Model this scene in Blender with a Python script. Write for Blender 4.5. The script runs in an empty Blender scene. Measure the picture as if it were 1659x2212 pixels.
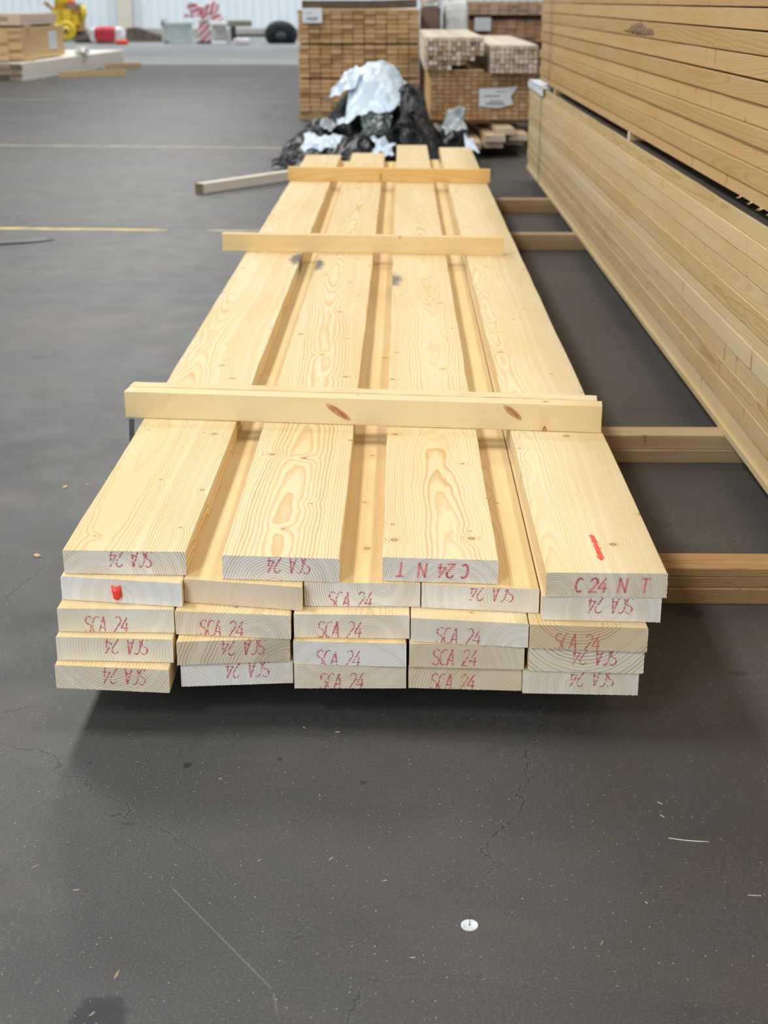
import bpy, math, random
from mathutils import Vector, Matrix, noise as mnoise
R = math.radians
sc = bpy.context.scene
COL = sc.collection
rnd = random.Random(7)

# ------------------------------------------------------------------ camera
cam = bpy.data.cameras.new('camera')
camo = bpy.data.objects.new('camera', cam); COL.objects.link(camo)
camo.location = (0, 0, 1.232)
camo.rotation_euler = (R(90 - 19.83), 0, R(0.677))
cam.sensor_fit = 'HORIZONTAL'; cam.sensor_width = 36; cam.lens = 36 * 3067 / 1659
cam.clip_start = .05; cam.clip_end = 300
cam.dof.use_dof = True; cam.dof.focus_distance = 2.55; cam.dof.aperture_fstop = 8.2
sc.camera = camo

# ------------------------------------------------------------------ world and lamps
w = bpy.data.worlds.new('world'); sc.world = w; w.use_nodes = True
bg = w.node_tree.nodes['Background']
bg.inputs[0].default_value = (.93, .97, 1.0, 1); bg.inputs[1].default_value = .20

def area(name, loc, rot, sx, sy, power, col):
    l = bpy.data.lights.new(name, 'AREA'); l.shape = 'RECTANGLE'
    l.size = sx; l.size_y = sy; l.energy = power; l.color = col
    o = bpy.data.objects.new(name, l); COL.objects.link(o)
    o.location = loc; o.rotation_euler = [R(a) for a in rot]
    return o
# roof lamps; the first and last are added to brighten plank ends, white pack
for ly, lp, rp in ((-5.5, 430, 200), (3.2, 400, 215), (12.0, 420, 190), (21.0, 520, 120), (30.0, 620, 0)):
    area('roof_and_fill_lamp', (-4.6, ly, 8), (0, -10, 0), 1.3, 3.0, lp, (1, .975, .94))
    if rp: area('roof_and_fill_lamp', (4.1, ly, 8), (0, 10, 0), 1.1, 3.0, rp, (1, .94, .84))
area('far_wall_fill', (-8, 45, 9), (22, 0, 0), 26, 7, 2300, (.93, .97, 1))  # unseen lamp added to brighten the far wall
# daylight through the open gate behind the photographer
area('gate_daylight', (-5.5, -7.5, 4.2), (62, 0, -34), 6, 4.6, 580, (.80, .90, 1))

sc.view_settings.view_transform = 'Standard'; sc.view_settings.look = 'None'
sc.view_settings.gamma = 1; sc.view_settings.use_curve_mapping = False
sc.view_settings.exposure = 0.04

# ------------------------------------------------------------------ node helpers
class NT:
    def __init__(s, mat):
        s.t = mat.node_tree; s.n = s.t.nodes; s.l = s.t.links
    def node(s, typ, **kw):
        n = s.n.new(typ)
        for k, v in kw.items(): setattr(n, k, v)
        return n
    def put(s, sock, v):
        if hasattr(v, 'is_output'): s.l.new(v, sock)
        elif v is not None: sock.default_value = v
    def m(s, op, a, b=None, c=None, clamp=False):
        n = s.node('ShaderNodeMath', operation=op); n.use_clamp = clamp
        s.put(n.inputs[0], a); s.put(n.inputs[1], b); s.put(n.inputs[2], c)
        return n.outputs[0]
    def vm(s, op, a, b=None, scale=None):
        n = s.node('ShaderNodeVectorMath', operation=op)
        s.put(n.inputs[0], a); s.put(n.inputs[1], b)
        if scale is not None: s.put(n.inputs[3], scale)
        return n.outputs[1] if op in ('LENGTH', 'DISTANCE', 'DOT_PRODUCT') else n.outputs[0]
    def sep(s, v):
        n = s.node('ShaderNodeSeparateXYZ'); s.put(n.inputs[0], v); return n.outputs
    def comb(s, x=0., y=0., z=0.):
        n = s.node('ShaderNodeCombineXYZ')
        for i, v in enumerate((x, y, z)): s.put(n.inputs[i], v)
        return n.outputs[0]
    def noise(s, vec, scale=1., detail=2., rough=.5, dist=0.):
        n = s.node('ShaderNodeTexNoise'); s.put(n.inputs['Vector'], vec)
        n.inputs['Scale'].default_value = scale; n.inputs['Detail'].default_value = detail
        n.inputs['Roughness'].default_value = rough; n.inputs['Distortion'].default_value = dist
        return n.outputs
    def vor(s, vec, scale, feature='F1', dim='3D', rand=1.):
        n = s.node('ShaderNodeTexVoronoi', feature=feature, voronoi_dimensions=dim)
        s.put(n.inputs['Vector'], vec); n.inputs['Scale'].default_value = scale
        n.inputs['Randomness'].default_value = rand
        return n.outputs
    def mix(s, f, a, b, blend='MIX'):
        n = s.node('ShaderNodeMix', data_type='RGBA', blend_type=blend)
        s.put(n.inputs[0], f)
        for i, v in ((6, a), (7, b)):
            if isinstance(v, tuple) and len(v) == 3: v = v + (1,)
            s.put(n.inputs[i], v)
        return n.outputs[2]
    def step(s, v, lo, hi, inv=False):
        n = s.node('ShaderNodeMapRange', interpolation_type='SMOOTHSTEP')
        s.put(n.inputs[0], v); s.put(n.inputs[1], lo); s.put(n.inputs[2], hi)
        n.inputs[3].default_value = 1. if inv else 0.; n.inputs[4].default_value = 0. if inv else 1.
        return n.outputs[0]
    def attr(s, name):
        n = s.node('ShaderNodeAttribute', attribute_type='OBJECT', attribute_name=name)
        return n.outputs

def newmat(name):
    m = bpy.data.materials.new(name); m.use_nodes = True
    return m, NT(m), m.node_tree.nodes['Principled BSDF']

def plain(name, col, rough=.6, var=.12, scale=8., metal=0., bump=0., trans=0., coat=0.):
    m, t, b = newmat(name)
    tc = t.node('ShaderNodeTexCoord').outputs['Object']
    n = t.noise(tc, scale, 4, .6)[0]
    f = t.step(n, .3, .7)
    lo = tuple(c * (1 - var) for c in col); hi = tuple(min(1, c * (1 + var)) for c in col)
    t.put(b.inputs['Base Color'], t.mix(f, lo, hi))
    b.inputs['Roughness'].default_value = rough; b.inputs['Metallic'].default_value = metal
    b.inputs['Coat Weight'].default_value = coat
    if trans: b.inputs['Transmission Weight'].default_value = trans
    if bump:
        bn = t.node('ShaderNodeBump'); bn.inputs['Strength'].default_value = bump
        bn.inputs['Distance'].default_value = .01
        t.put(bn.inputs['Height'], t.noise(tc, scale * 4, 5, .6)[0]); t.l.new(bn.outputs[0], b.inputs['Normal'])
    return m

# ------------------------------------------------------------------ wood: growth rings around a pith line, knots, sawn ends
def wood(name, end=False):
    m, t, b = newmat(name)
    tc = t.node('ShaderNodeTexCoord').outputs['Object']
    wp = t.attr('pith'); wq = t.attr('grain'); wt = t.attr('tint'); we = t.attr('end_tint'); ws = t.attr('stain')
    P = t.sep(wp[1]); Q = t.sep(wq[1]); S = t.sep(ws[1])
    c = t.sep(tc)
    yo = t.m('ADD', c[1], P[2])
    slow = t.noise(t.comb(P[2], t.m('MULTIPLY', yo, .55), 0.), 1., 1., .4)
    slc = t.sep(slow[1])
    wob = t.m('SUBTRACT', slc[0], .5); wob2 = t.m('SUBTRACT', slc[1], .5)
    x = t.m('SUBTRACT', t.m('SUBTRACT', c[0], P[0]), t.m('MULTIPLY', wob, .09))
    z = t.m('SUBTRACT', t.m('SUBTRACT', c[2], P[1]), t.m('MULTIPLY', wob2, .11))
    r = t.m('SQRT', t.m('ADD', t.m('MULTIPLY', x, x), t.m('MULTIPLY', z, z)))
    wig = t.noise(t.comb(t.m('MULTIPLY', c[0], 22.), t.m('MULTIPLY', yo, 4.), t.m('MULTIPLY', c[2], 22.)), 1., 3., .5)[0]
    r = t.m('ADD', r, t.m('MULTIPLY', t.m('SUBTRACT', wig, .5), .010))
    # knots
    kv = t.comb(t.m('ADD', c[0], t.m('MULTIPLY', c[2], .3)), yo, 0.)
    kn = t.vor(kv, 6.0, 'F1', '2D')
    kd = t.m('DIVIDE', kn['Distance'], 6.0)
    kc = t.sep(kn['Color'])
    on = t.m('LESS_THAN', kc[0], Q[2])
    krad = t.m('ADD', .0030, t.m('MULTIPLY', t.m('POWER', kc[1], 2.), .0045))
    bend = t.m('MULTIPLY', on, t.m('POWER', 2.718, t.m('MULTIPLY', t.m('MULTIPLY', kd, kd), -1400.)))
    r = t.m('ADD', r, t.m('MULTIPLY', bend, t.m('MULTIPLY', krad, 1.5)))
    fr = t.m('FRACT', t.m('DIVIDE', r, Q[0]))
    late = t.m('MULTIPLY', t.step(fr, .35, .86), t.step(fr, .9, 1., True))
    # some rings stronger than others
    rid = t.m('FLOOR', t.m('DIVIDE', r, Q[0]))
    rv = t.noise(t.comb(t.m('MULTIPLY', rid, .37), P[2], 0.), 1., 0.)[0]
    late = t.m('MULTIPLY', late, t.step(rv, .2, .7))
    fib = t.noise(t.comb(t.m('MULTIPLY', c[0], 520.), t.m('MULTIPLY', yo, 7.), t.m('MULTIPLY', c[2], 520.)), 1., 3., .6)[0]
    blot = t.noise(t.comb(t.m('MULTIPLY', c[0], 7.), t.m('MULTIPLY', yo, 1.6), t.m('MULTIPLY', c[2], 7.)), 1., 3., .5)[0]
    if not end:
        base = wt[0]
        base = t.mix(t.step(blot, .38, .72), base, t.mix(1., base, (.96, .90, .78), 'MULTIPLY'))
        dark = t.mix(1., base, (.80, .58, .33), 'MULTIPLY')
        col = t.mix(t.m('MULTIPLY', late, Q[1]), base, dark)
        col = t.mix(t.m('MULTIPLY', t.step(fib, .52, .8), .22), col, t.mix(1., col, (.72, .58, .42), 'MULTIPLY'))
    else:
        base = we[0]
        sp = t.noise(t.comb(t.m('MULTIPLY', c[0], 420.), 0., t.m('MULTIPLY', c[2], 420.)), 1., 3., .7)[0]
        base = t.mix(t.step(blot, .35, .7), base, t.mix(1., base, (.95, .90, .82), 'MULTIPLY'))
        dark = t.mix(1., base, (.60, .48, .36), 'MULTIPLY')
        col = t.mix(t.m('MULTIPLY', late, t.m('MULTIPLY', Q[1], 1.3, None, True)), base, dark)
        # bandsaw marks running slantwise across the end
        sm = t.m('ABSOLUTE', t.m('SINE', t.m('MULTIPLY', t.m('ADD', t.m('MULTIPLY', c[0], .55), t.m('MULTIPLY', c[2], .95)), 900.)))
        patch = t.step(t.noise(t.comb(t.m('MULTIPLY', c[0], 20.), P[2], t.m('MULTIPLY', c[2], 20.)), 1., 2.)[0], .45, .65)
        col = t.mix(t.m('MULTIPLY', t.m('MULTIPLY', t.step(sm, .6, 1.), patch), .3), col, t.mix(1., col, (.8, .78, .76), 'MULTIPLY'))
        col = t.mix(t.m('MULTIPLY', t.step(sp, .56, .75), .38), col, t.mix(1., col, (.62, .54, .45), 'MULTIPLY'))
    # knot body and its dark rim
    body = t.m('MULTIPLY', on, t.step(kd, t.m('MULTIPLY', krad, .8), t.m('MULTIPLY', krad, 1.0), True))
    rim = t.m('MULTIPLY', body, t.step(kd, t.m('MULTIPLY', krad, .55), t.m('MULTIPLY', krad, .8)))
    halo = t.m('MULTIPLY', on, t.step(kd, krad, t.m('MULTIPLY', krad, 3.2), True))
    if not end:
        col = t.mix(t.m('MULTIPLY', halo, .35), col, t.mix(1., col, (.86, .66, .42), 'MULTIPLY'))
        col = t.mix(t.m('MULTIPLY', body, .62), col, (.36, .22, .12))
        col = t.mix(t.m('MULTIPLY', rim, .8), col, (.10, .06, .035))
    # blue stain patches that belong to single boards
    sd = t.vm('LENGTH', t.comb(t.m('MULTIPLY', t.m('SUBTRACT', c[0], S[0]), 24.), t.m('MULTIPLY', t.m('SUBTRACT', c[1], S[1]), 6.), 0.))
    sn = t.noise(tc, 60., 4., .7)[0]
    stn = t.m('MULTIPLY', t.step(t.m('ADD', sd, t.m('MULTIPLY', sn, 1.6)), 1.2, 1.7, True), S[2])
    col = t.mix(stn, col, (.10, .11, .12))
    t.put(b.inputs['Base Color'], col)
    b.inputs['Roughness'].default_value = .72 if end else .62
    b.inputs['Specular IOR Level'].default_value = .25
    bn = t.node('ShaderNodeBump'); bn.inputs['Strength'].default_value = .35 if end else .25
    bn.inputs['Distance'].default_value = .0012
    h = t.m('ADD', t.m('MULTIPLY', fib, .6), t.m('MULTIPLY', late, .4))
    t.put(bn.inputs['Height'], h); t.l.new(bn.outputs[0], b.inputs['Normal'])
    return m

WOOD = wood('sawn_wood'); ENDW = wood('sawn_wood_end', True)
INK = plain('red_ink', (.56, .10, .11), .7, .3, 300.)
INKP = plain('pale_red_ink', (.74, .26, .25), .7, .2, 300.)
CRAY = plain('red_crayon', (.93, .10, .05), .55, .2, 200.)
REDP = plain('red_plastic', (.90, .05, .03), .3, .1, 60.)
PAPER = plain('white_paper', (.74, .80, .85), .6, .05, 20.)
PRINT = plain('grey_print', (.16, .17, .19), .7, .2, 50.)
STRAP = plain('dark_strap', (.07, .075, .085), .45, .2, 40.)
STEELB = plain('dull_steel_band', (.20, .17, .13), .5, .2, 40., metal=.3)
BARK = plain('bark', (.10, .065, .045), .9, .4, 120., bump=.6)

# ------------------------------------------------------------------ mesh helpers
class MB:
    def __init__(s): s.v = []; s.f = []; s.mi = []
    def add(s, vs, fs, mi=0, M=None):
        o = len(s.v)
        s.v += [tuple(M @ Vector(p)) if M else tuple(p) for p in vs]
        s.f += [tuple(i + o for i in f) for f in fs]; s.mi += [mi] * len(fs)
    def box(s, x0, x1, y0, y1, z0, z1, mi=0, M=None, emi=None):
        vs = [(x, y, z) for x in (x0, x1) for y in (y0, y1) for z in (z0, z1)]
        fs = [(0, 1, 3, 2), (4, 6, 7, 5), (0, 4, 5, 1), (2, 3, 7, 6), (0, 2, 6, 4), (1, 5, 7, 3)]
        o = len(s.mi); s.add(vs, fs, mi, M)
        if emi is not None: s.mi[o + 2] = s.mi[o + 3] = emi
    def cyl(s, p0, p1, r0, r1=None, n=16, mi=0, cap=True):
        r1 = r0 if r1 is None else r1
        a = Vector(p0); b = Vector(p1); d = (b - a).normalized()
        u = d.orthogonal().normalized(); v = d.cross(u)
        vs = []
        for i in range(n):
            q = u * math.cos(2 * math.pi * i / n) + v * math.sin(2 * math.pi * i / n)
            vs += [a + q * r0, b + q * r1]
        fs = [(2 * i, 2 * ((i + 1) % n), 2 * ((i + 1) % n) + 1, 2 * i + 1) for i in range(n)]
        if cap: fs += [tuple(2 * i for i in reversed(range(n))), tuple(2 * i + 1 for i in range(n))]
        s.add(vs, fs, mi)
    def torus(s, c, axis, R0, r0, n=24, k=10, mi=0):
        d = Vector(axis).normalized(); u = d.orthogonal().normalized(); v = d.cross(u); c = Vector(c)
        vs = []
        for i in range(n):
            a = 2 * math.pi * i / n; q = u * math.cos(a) + v * math.sin(a)
            for j in range(k):
                e = 2 * math.pi * j / k
                vs.append(c + q * (R0 + r0 * math.cos(e)) + d * r0 * math.sin(e))
        fs = [(i * k + j, ((i + 1) % n) * k + j, ((i + 1) % n) * k + (j + 1) % k, i * k + (j + 1) % k) for i in range(n) for j in range(k)]
        s.add(vs, fs, mi)
    def mesh(s, name, mats, smooth=False):
        me = bpy.data.meshes.new(name); me.from_pydata(s.v, [], s.f)
        for m in mats: me.materials.append(m)
        me.polygons.foreach_set('material_index', s.mi)
        if smooth: me.polygons.foreach_set('use_smooth', [True] * len(s.f))
        me.update(); return me
    def obj(s, name, mats, parent=None, smooth=False, loc=None, rot=None):
        return put(name, s.mesh(name, mats if isinstance(mats, (list, tuple)) else [mats], smooth), parent, loc, rot)

def put(name, me, parent=None, loc=None, rot=None):
    o = bpy.data.objects.new(name, me); COL.objects.link(o)
    if loc is not None: o.location = loc
    if rot is not None: o.rotation_euler = rot
    if parent: o.parent = parent
    return o
def tag(o, label, cat, group=None):
    o['label'] = label; o['category'] = cat
    if group: o['group'] = group
    return o
def struct(o): o['kind'] = 'structure'; return o
def empty(name, loc, rz=0.):
    return put(name, None, None, loc, (0, 0, rz))
def grain(o, pith=(0, -.05), ring=.0045, con=.6, knots=.4, tint=(.78, .62, .36), end=(.80, .74, .63), stain=None):
    o['pith'] = [float(pith[0]), float(pith[1]), rnd.uniform(0, 60)]
    o['grain'] = [float(ring), float(con), float(knots)]
    o['tint'] = [float(c) for c in tint]; o['end_tint'] = [float(c) for c in end]
    o['stain'] = [float(c) for c in stain] if stain else [9., 9., 0.]
    return o

def plank_mesh(w, L, t, dl=0., dr=0., seg=24, ch=.0015, wob=.0006, fringe=0, seed=0, n0=None, far_skew=0.):
    """a board lying along +Y; dl/dr = how far the left/right corner of its near end stands back"""
    rg = random.Random(seed); b = MB()
    prof = [(-w/2 + ch, 0), (w/2 - ch, 0), (w/2, ch), (w/2, t - ch), (w/2 - ch, t), (-w/2 + ch, t), (-w/2, t - ch), (-w/2, ch)]
    ys = [L * (i / seg) for i in range(seg + 1)]
    vs = []
    for i, y in enumerate(ys):
        ox = rg.uniform(-wob, wob) if 0 < i < seg else 0
        for (x, z) in prof:
            k = x / w + .5
            yy = y + ((dl * (1 - k) + dr * k) if i == 0 else 0) + (far_skew * k if i == seg else 0)
            jx = rg.uniform(-wob, wob) * .6
            vs.append((x + ox + jx, yy, z))
    fs = []
    for i in range(seg):
        for j in range(8):
            a = i * 8 + j; c = i * 8 + (j + 1) % 8
            fs.append((a, c, c + 8, a + 8))
    b.add(vs, fs, 0)
    b.add(vs[:8], [tuple(range(7, -1, -1))], 1); b.add(vs[-8:], [tuple(range(8))], 1)
    for q in range(fringe):     # torn fibres left by the saw along the lower and right arris of the end
        u = rg.random()
        if rg.random() < .72:
            x = -w/2 + w * u; z = .0004; d = (rg.uniform(-.3, .3), -1)
        else:
            x = w/2 - .0004; z = t * u; d = (1, rg.uniform(-.9, .1))
        k = x / w + .5; y = dl * (1 - k) + dr * k
        ln = rg.uniform(.0008, .0030) * (1.8 if rg.random() < .12 else 1); h = rg.uniform(.0004, .0009)
        e = (x + (rg.uniform(-.3, .3) * ln if d[1] == -1 else .0004), y - ln, z - .0003)
        if d[1] == -1:
            b.add([(x - h, y + .0002, z), (x + h, y + .0002, z), e, (x, y + .0002, z + .0012)], [(0, 1, 2), (1, 3, 2), (3, 0, 2)], 1)
        else:
            b.add([(x, y + .0002, z - h), (x, y + .0002, z + h), e, (x - .0012, y + .0002, z)], [(0, 1, 2), (1, 3, 2), (3, 0, 2)], 1)
    return b.mesh('plank', [WOOD, ENDW])

# ------------------------------------------------------------------ lettering strokes
def arc(cx, cy, rx, ry, a0, a1, n=9):
    return [(cx + rx * math.cos(R(a0 + (a1 - a0) * i / n)), cy + ry * math.sin(R(a0 + (a1 - a0) * i / n))) for i in range(n + 1)]
GL = {
 'S': [arc(.25, .76, .23, .24, 25, 255) + arc(.27, .26, .23, .26, 80, -155)],
 'C': [arc(.28, .5, .26, .5, 55, 305, 14)],
 'A': [[(0, 0), (.26, 1), (.5, 0)], [(.08, .3), (.44, .3)]],
 '2': [arc(.25, .74, .24, .26, 165, -25) + [(.02, 0), (.5, 0)]],
 '4': [[(.40, 0), (.40, .62)], [(.40, 1), (.0, .28), (.55, .28)]],
 'N': [[(0, 0), (0, 1), (.5, 0), (.5, 1)]],
 'T': [[(0, 1), (.56, 1)], [(.28, 1), (.28, 0)]],
}
def stamp_mesh(text, h, adv, slant, dotted, seed, wmul=1.):
    rg = random.Random(seed); b = MB(); x = 0.
    for ch in text:
        if ch == ' ': x += h * (.42 if dotted else .36); continue
        if ch == '_': x += h * .86; continue
        for st in GL[ch]:
            pts = [Vector((p[0] * h * wmul + x + slant * p[1] * h, p[1] * h)) for p in st]
            for a, c in zip(pts, pts[1:]):
                d = c - a; L = d.length
                if L < 1e-6: continue
                if dotted:
                    n = max(1, round(L / .0021))
                    for i in range(n):
                        if rg.random() < .10: continue
                        q = a + d * ((i + .5) / n) + Vector((rg.uniform(-.0004, .0004), rg.uniform(-.0003, .0003)))
                        hw = rg.uniform(.0010, .0018); hh = rg.uniform(.0005, .0009); ry = rg.uniform(-.0003, .0003)
                        b.add([(q.x - hw, 0, q.y - hh), (q.x + hw, 0, q.y - hh + ry), (q.x + hw * .9, 0, q.y + hh + ry), (q.x - hw * .9, 0, q.y + hh)], [(0, 1, 2, 3)])
                else:
                    nrm = Vector((-d.y, d.x)).normalized() * (.0019 if abs(d.x) < abs(d.y) * 2 else .0016)
                    e = d.normalized() * .0011
                    q = [a - e + nrm, a - e - nrm, c + e - nrm, c + e + nrm]
                    b.add([(p.x, 0, p.y) for p in q], [(0, 1, 2, 3)])
        x += h * adv
    xs = [v[0] for v in b.v]; mid = (min(xs) + max(xs)) / 2
    b.v = [(v[0] - mid, v[1], v[2] - h / 2) for v in b.v]
    return b, max(xs) - min(xs)

def clip_stamp(b, dz, t, flip, u):
    """keep only the marks that fall on the board end"""
    keep = []
    for f in b.f:
        zc = sum(b.v[i][2] for i in f) / len(f)
        zz = (-zc if flip else zc) + dz
        if .0012 < zz < t - .0012: keep.append(f)
    b.f = keep; b.mi = [0] * len(keep)

# ================================================================== THE HALL
def floor_mat():
    m, t, b = newmat('worn_dark_floor')
    tc = t.node('ShaderNodeTexCoord').outputs['Object']
    c = t.sep(tc)
    big = t.noise(tc, .55, 5, .6, .6)[0]
    streak = t.noise(t.comb(t.m('MULTIPLY', c[0], .85), t.m('MULTIPLY', c[1], 1.35), 0.), 1.3, 7, .68, .5)[0]
    mid = t.noise(tc, 7., 6, .65)[0]
    fine = t.noise(tc, 260., 3, .7)[0]
    grit = t.noise(tc, 900., 2, .7)[0]
    col = t.mix(t.step(big, .3, .7), (.050, .050, .052), (.079, .077, .0755))
    col = t.mix(t.m('MULTIPLY', t.step(streak, .50, .70), .7), col, (.104, .092, .079))
    col = t.mix(t.m('MULTIPLY', t.step(streak, .47, .32), .65), col, (.040, .038, .036))
    # the aisle beside the stacks is browner
    ais = t.m('MULTIPLY', t.step(t.m('ADD', c[0], t.m('MULTIPLY', mid, .7)), .1, 1.1), t.step(mid, .3, .65))
    col = t.mix(t.m('MULTIPLY', ais, .7), col, (.078, .062, .050))
    col = t.mix(t.m('MULTIPLY', t.step(fine, .5, .70), .7), col, (.15, .148, .14))
    col = t.mix(t.m('MULTIPLY', t.step(grit, .55, .72), .6), col, (.20, .198, .19))
    col = t.mix(t.m('MULTIPLY', t.step(grit, .45, .28), .45), col, (.035, .035, .036))
    # hairline cracks
    wv = t.vm('ADD', tc, t.vm('SCALE', t.vm('SUBTRACT', t.noise(tc, 7., 6, .62)[1], (.5, .5, .5)), None, .17))
    e = t.vor(wv, 1.15, 'DISTANCE_TO_EDGE', '2D')['Distance']
    gate = t.step(t.noise(tc, 1.3, 3)[0], .36, .52)
    crack = t.m('MULTIPLY', t.step(e, .0009, .0034, True), gate)
    edge = t.m('MULTIPLY', t.step(e, .002, .007, True), gate)
    col = t.mix(t.m('MULTIPLY', edge, .35), col, (.17, .168, .16))
    col = t.mix(t.m('MULTIPLY', crack, .75), col, (.022, .022, .022))
    # pale scratches
    for (ax, ay, bx, by) in ((-.335, 1.78, -.165, 1.55), (-.165, 1.55, -.155, 1.50)):
        dx, dy = bx - ax, by - ay; L = math.hypot(dx, dy)
        u = t.m('ADD', t.m('MULTIPLY', t.m('SUBTRACT', c[0], ax), dx / L), t.m('MULTIPLY', t.m('SUBTRACT', c[1], ay), dy / L))
        v = t.m('ABSOLUTE', t.m('ADD', t.m('MULTIPLY', t.m('SUBTRACT', c[0], ax), -dy / L), t.m('MULTIPLY', t.m('SUBTRACT', c[1], ay), dx / L)))
        v = t.m('ADD', v, t.m('MULTIPLY', t.m('SUBTRACT', mid, .5), .002))
        k = t.m('MULTIPLY', t.step(v, .0005, .0018, True), t.m('MULTIPLY', t.step(u, 0., .01), t.step(u, L - .01, L, True)))
        col = t.mix(t.m('MULTIPLY', k, .5), col, (.22, .215, .20))
    # oil drips and the curved wet mark
    nz = t.m('MULTIPLY', t.m('SUBTRACT', t.noise(tc, 45., 4, .6)[0], .5), 1.1)
    for (sx, sy, rx, ry, k) in ((-.385, 1.495, .036, .042, .8), (-.362, 2.135, .0075, .0095, .8), (-.205, 2.157, .005, .006, .6),
                                (-.059, 2.082, .006, .007, .6), (-.53, 2.14, .004, .005, .6), (-.43, 1.95, .014, .004, .5), (.62, 2.79, .03, .03, .5), (.66, 2.5, .02, .01, .5)):
        d = t.vm('LENGTH', t.comb(t.m('DIVIDE', t.m('SUBTRACT', c[0], sx), rx), t.m('DIVIDE', t.m('SUBTRACT', c[1], sy), ry), 0.))
        col = t.mix(t.m('MULTIPLY', t.step(t.m('ADD', d, nz), .85, 1.1, True), k), col, (.020, .022, .028))
    d = t.vm('LENGTH', t.comb(t.m('DIVIDE', t.m('ADD', c[0], .95), .55), t.m('DIVIDE', t.m('SUBTRACT', c[1], 3.35), .75), 0.))
    d = t.m('ADD', d, t.m('MULTIPLY', t.m('SUBTRACT', mid, .5), .35))
    wet = t.step(d, .93, .97, True); wrim = t.m('MULTIPLY', wet, t.step(d, .82, .9))
    col = t.mix(t.m('MULTIPLY', wet, .16), col, (.030, .029, .027)); col = t.mix(t.m('MULTIPLY', wrim, .35), col, (.028, .027, .025))
    # pale grains of sawdust
    v = t.vor(tc, 62., 'F1', '2D'); vc = t.sep(v['Color'])
    g = t.m('MULTIPLY', t.m('LESS_THAN', vc[0], .22), t.step(v['Distance'], t.m('MULTIPLY', vc[1], .045), t.m('ADD', .012, t.m('MULTIPLY', vc[1], .065)), True))
    col = t.mix(g, col, (.52, .49, .42))
    t.put(b.inputs['Base Color'], col)
    t.put(b.inputs['Roughness'], t.m('ADD', .36, t.m('MULTIPLY', mid, .26)))
    b.inputs['Specular IOR Level'].default_value = .28
    bn = t.node('ShaderNodeBump'); bn.inputs['Strength'].default_value = .35; bn.inputs['Distance'].default_value = .0015
    t.put(bn.inputs['Height'], t.m('SUBTRACT', t.m('ADD', fine, t.m('MULTIPLY', mid, .8)), t.m('MULTIPLY', crack, 2.)))
    t.l.new(bn.outputs[0], b.inputs['Normal'])
    return m
FLOOR = floor_mat()
b = MB(); b.box(-40, 40, -14, 30.2, -.2, 0); struct(b.obj('floor', FLOOR))
CONC = plain('pale_concrete', (.27, .275, .27), .55, .12, .6, bump=.1)
b = MB(); b.box(-40, 40, 30.2, 53.4, -.2, 0); struct(b.obj('floor_apron', CONC))

# far wall of ribbed sheet
WALL = plain('white_ribbed_sheet', (.70, .755, .80), .5, .03, .4)
b = MB(); px = []
x = -40.
while x < 20:
    px += [(x, 0), (x + .17, 0), (x + .20, -.04), (x + .27, -.04), (x + .30, 0)]; x += .30
vs = [(p, 53 + q, z) for p, q in px for z in (.0, 9.)]
b.add(vs, [(2 * i, 2 * i + 2, 2 * i + 3, 2 * i + 1) for i in range(len(px) - 1)])
b.box(-40, 20, 53.05, 53.3, 0, 9)
struct(b.obj('wall_back', WALL))
SKIRT = plain('grey_plinth', (.36, .34, .31), .7, .1, 2.)
b = MB(); b.box(-40, 20, 52.78, 52.96, 0, .28); struct(b.obj('baseboard_back', SKIRT))
POST = plain('cream_steel_post', (.60, .56, .48), .5, .06, 2.)
b = MB(); b.box(-9.95, -9.45, 52.55, 52.75, 0, 9); b.box(-9.95, -9.45, 52.75, 52.78, .2, 9)
struct(b.obj('trim_1', POST))

# painted floor lines, worn and ragged
YEL = plain('worn_yellow_paint', (.55, .43, .13), .6, .3, 6.)
PALE = plain('faded_yellow_paint', (.34, .30, .21), .6, .35, 5.)
def strip(name, p0, p1, wd, mat, label, seed, rag=.25):
    rg = random.Random(seed); n = 60; b = MB(); vs = []
    a = Vector((*p0, 0)); c = Vector((*p1, 0)); d = (c - a); nn = Vector((-d.y, d.x, 0)).normalized()
    for i in range(n + 1):
        q = a + d * (i / n); e = min(1, i / 3, (n - i) / 3) * .6 + .4
        for s in (-1, 1):
            r = q + nn * s * wd / 2 * e * (1 + rg.uniform(-rag, rag * .4))
            vs += [(r.x, r.y, .0), (r.x, r.y, .0012)]
    fs = []
    for i in range(n):
        k = 4 * i
        fs += [(k + 1, k + 5, k + 7, k + 3), (k, k + 4, k + 5, k + 1), (k + 2, k + 3, k + 7, k + 6)]
    b.add(vs, fs)
    return tag(b.obj(name, mat), label, 'floor marking')
strip('floor_line', (-6.5, 8.42), (-1.33, 8.13), .085, YEL, 'short bright yellow painted floor line, its worn end beside the plank pile', 1)
strip('floor_line', (-1.11, 8.125), (.5, 8.04), .07, PALE, 'broken-off pale yellow floor line running in under the plank pile', 4)
strip('floor_line', (-14, 14.0), (-.45, 12.85), .11, PALE, 'long dull yellow painted floor line running to the heap of plastic sheets', 2)
strip('floor_line', (-12, 20.2), (-1.35, 18.95), .13, plain('nearly_gone_paint', (.17, .165, .15), .6, .3, 5.), 'nearly worn away pale floor line behind the dull yellow one', 3)

# ================================================================== THE PLANK PILE
PALEW = (.80, .675, .425); MIDW = (.80, .655, .395); GOLD = (.78, .60, .32)
WH = (.80, .775, .73); CR = (.80, .74, .63); TN = (.70, .57, .42)
Z0 = .08; PITCH = .0457; T = .045
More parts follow.
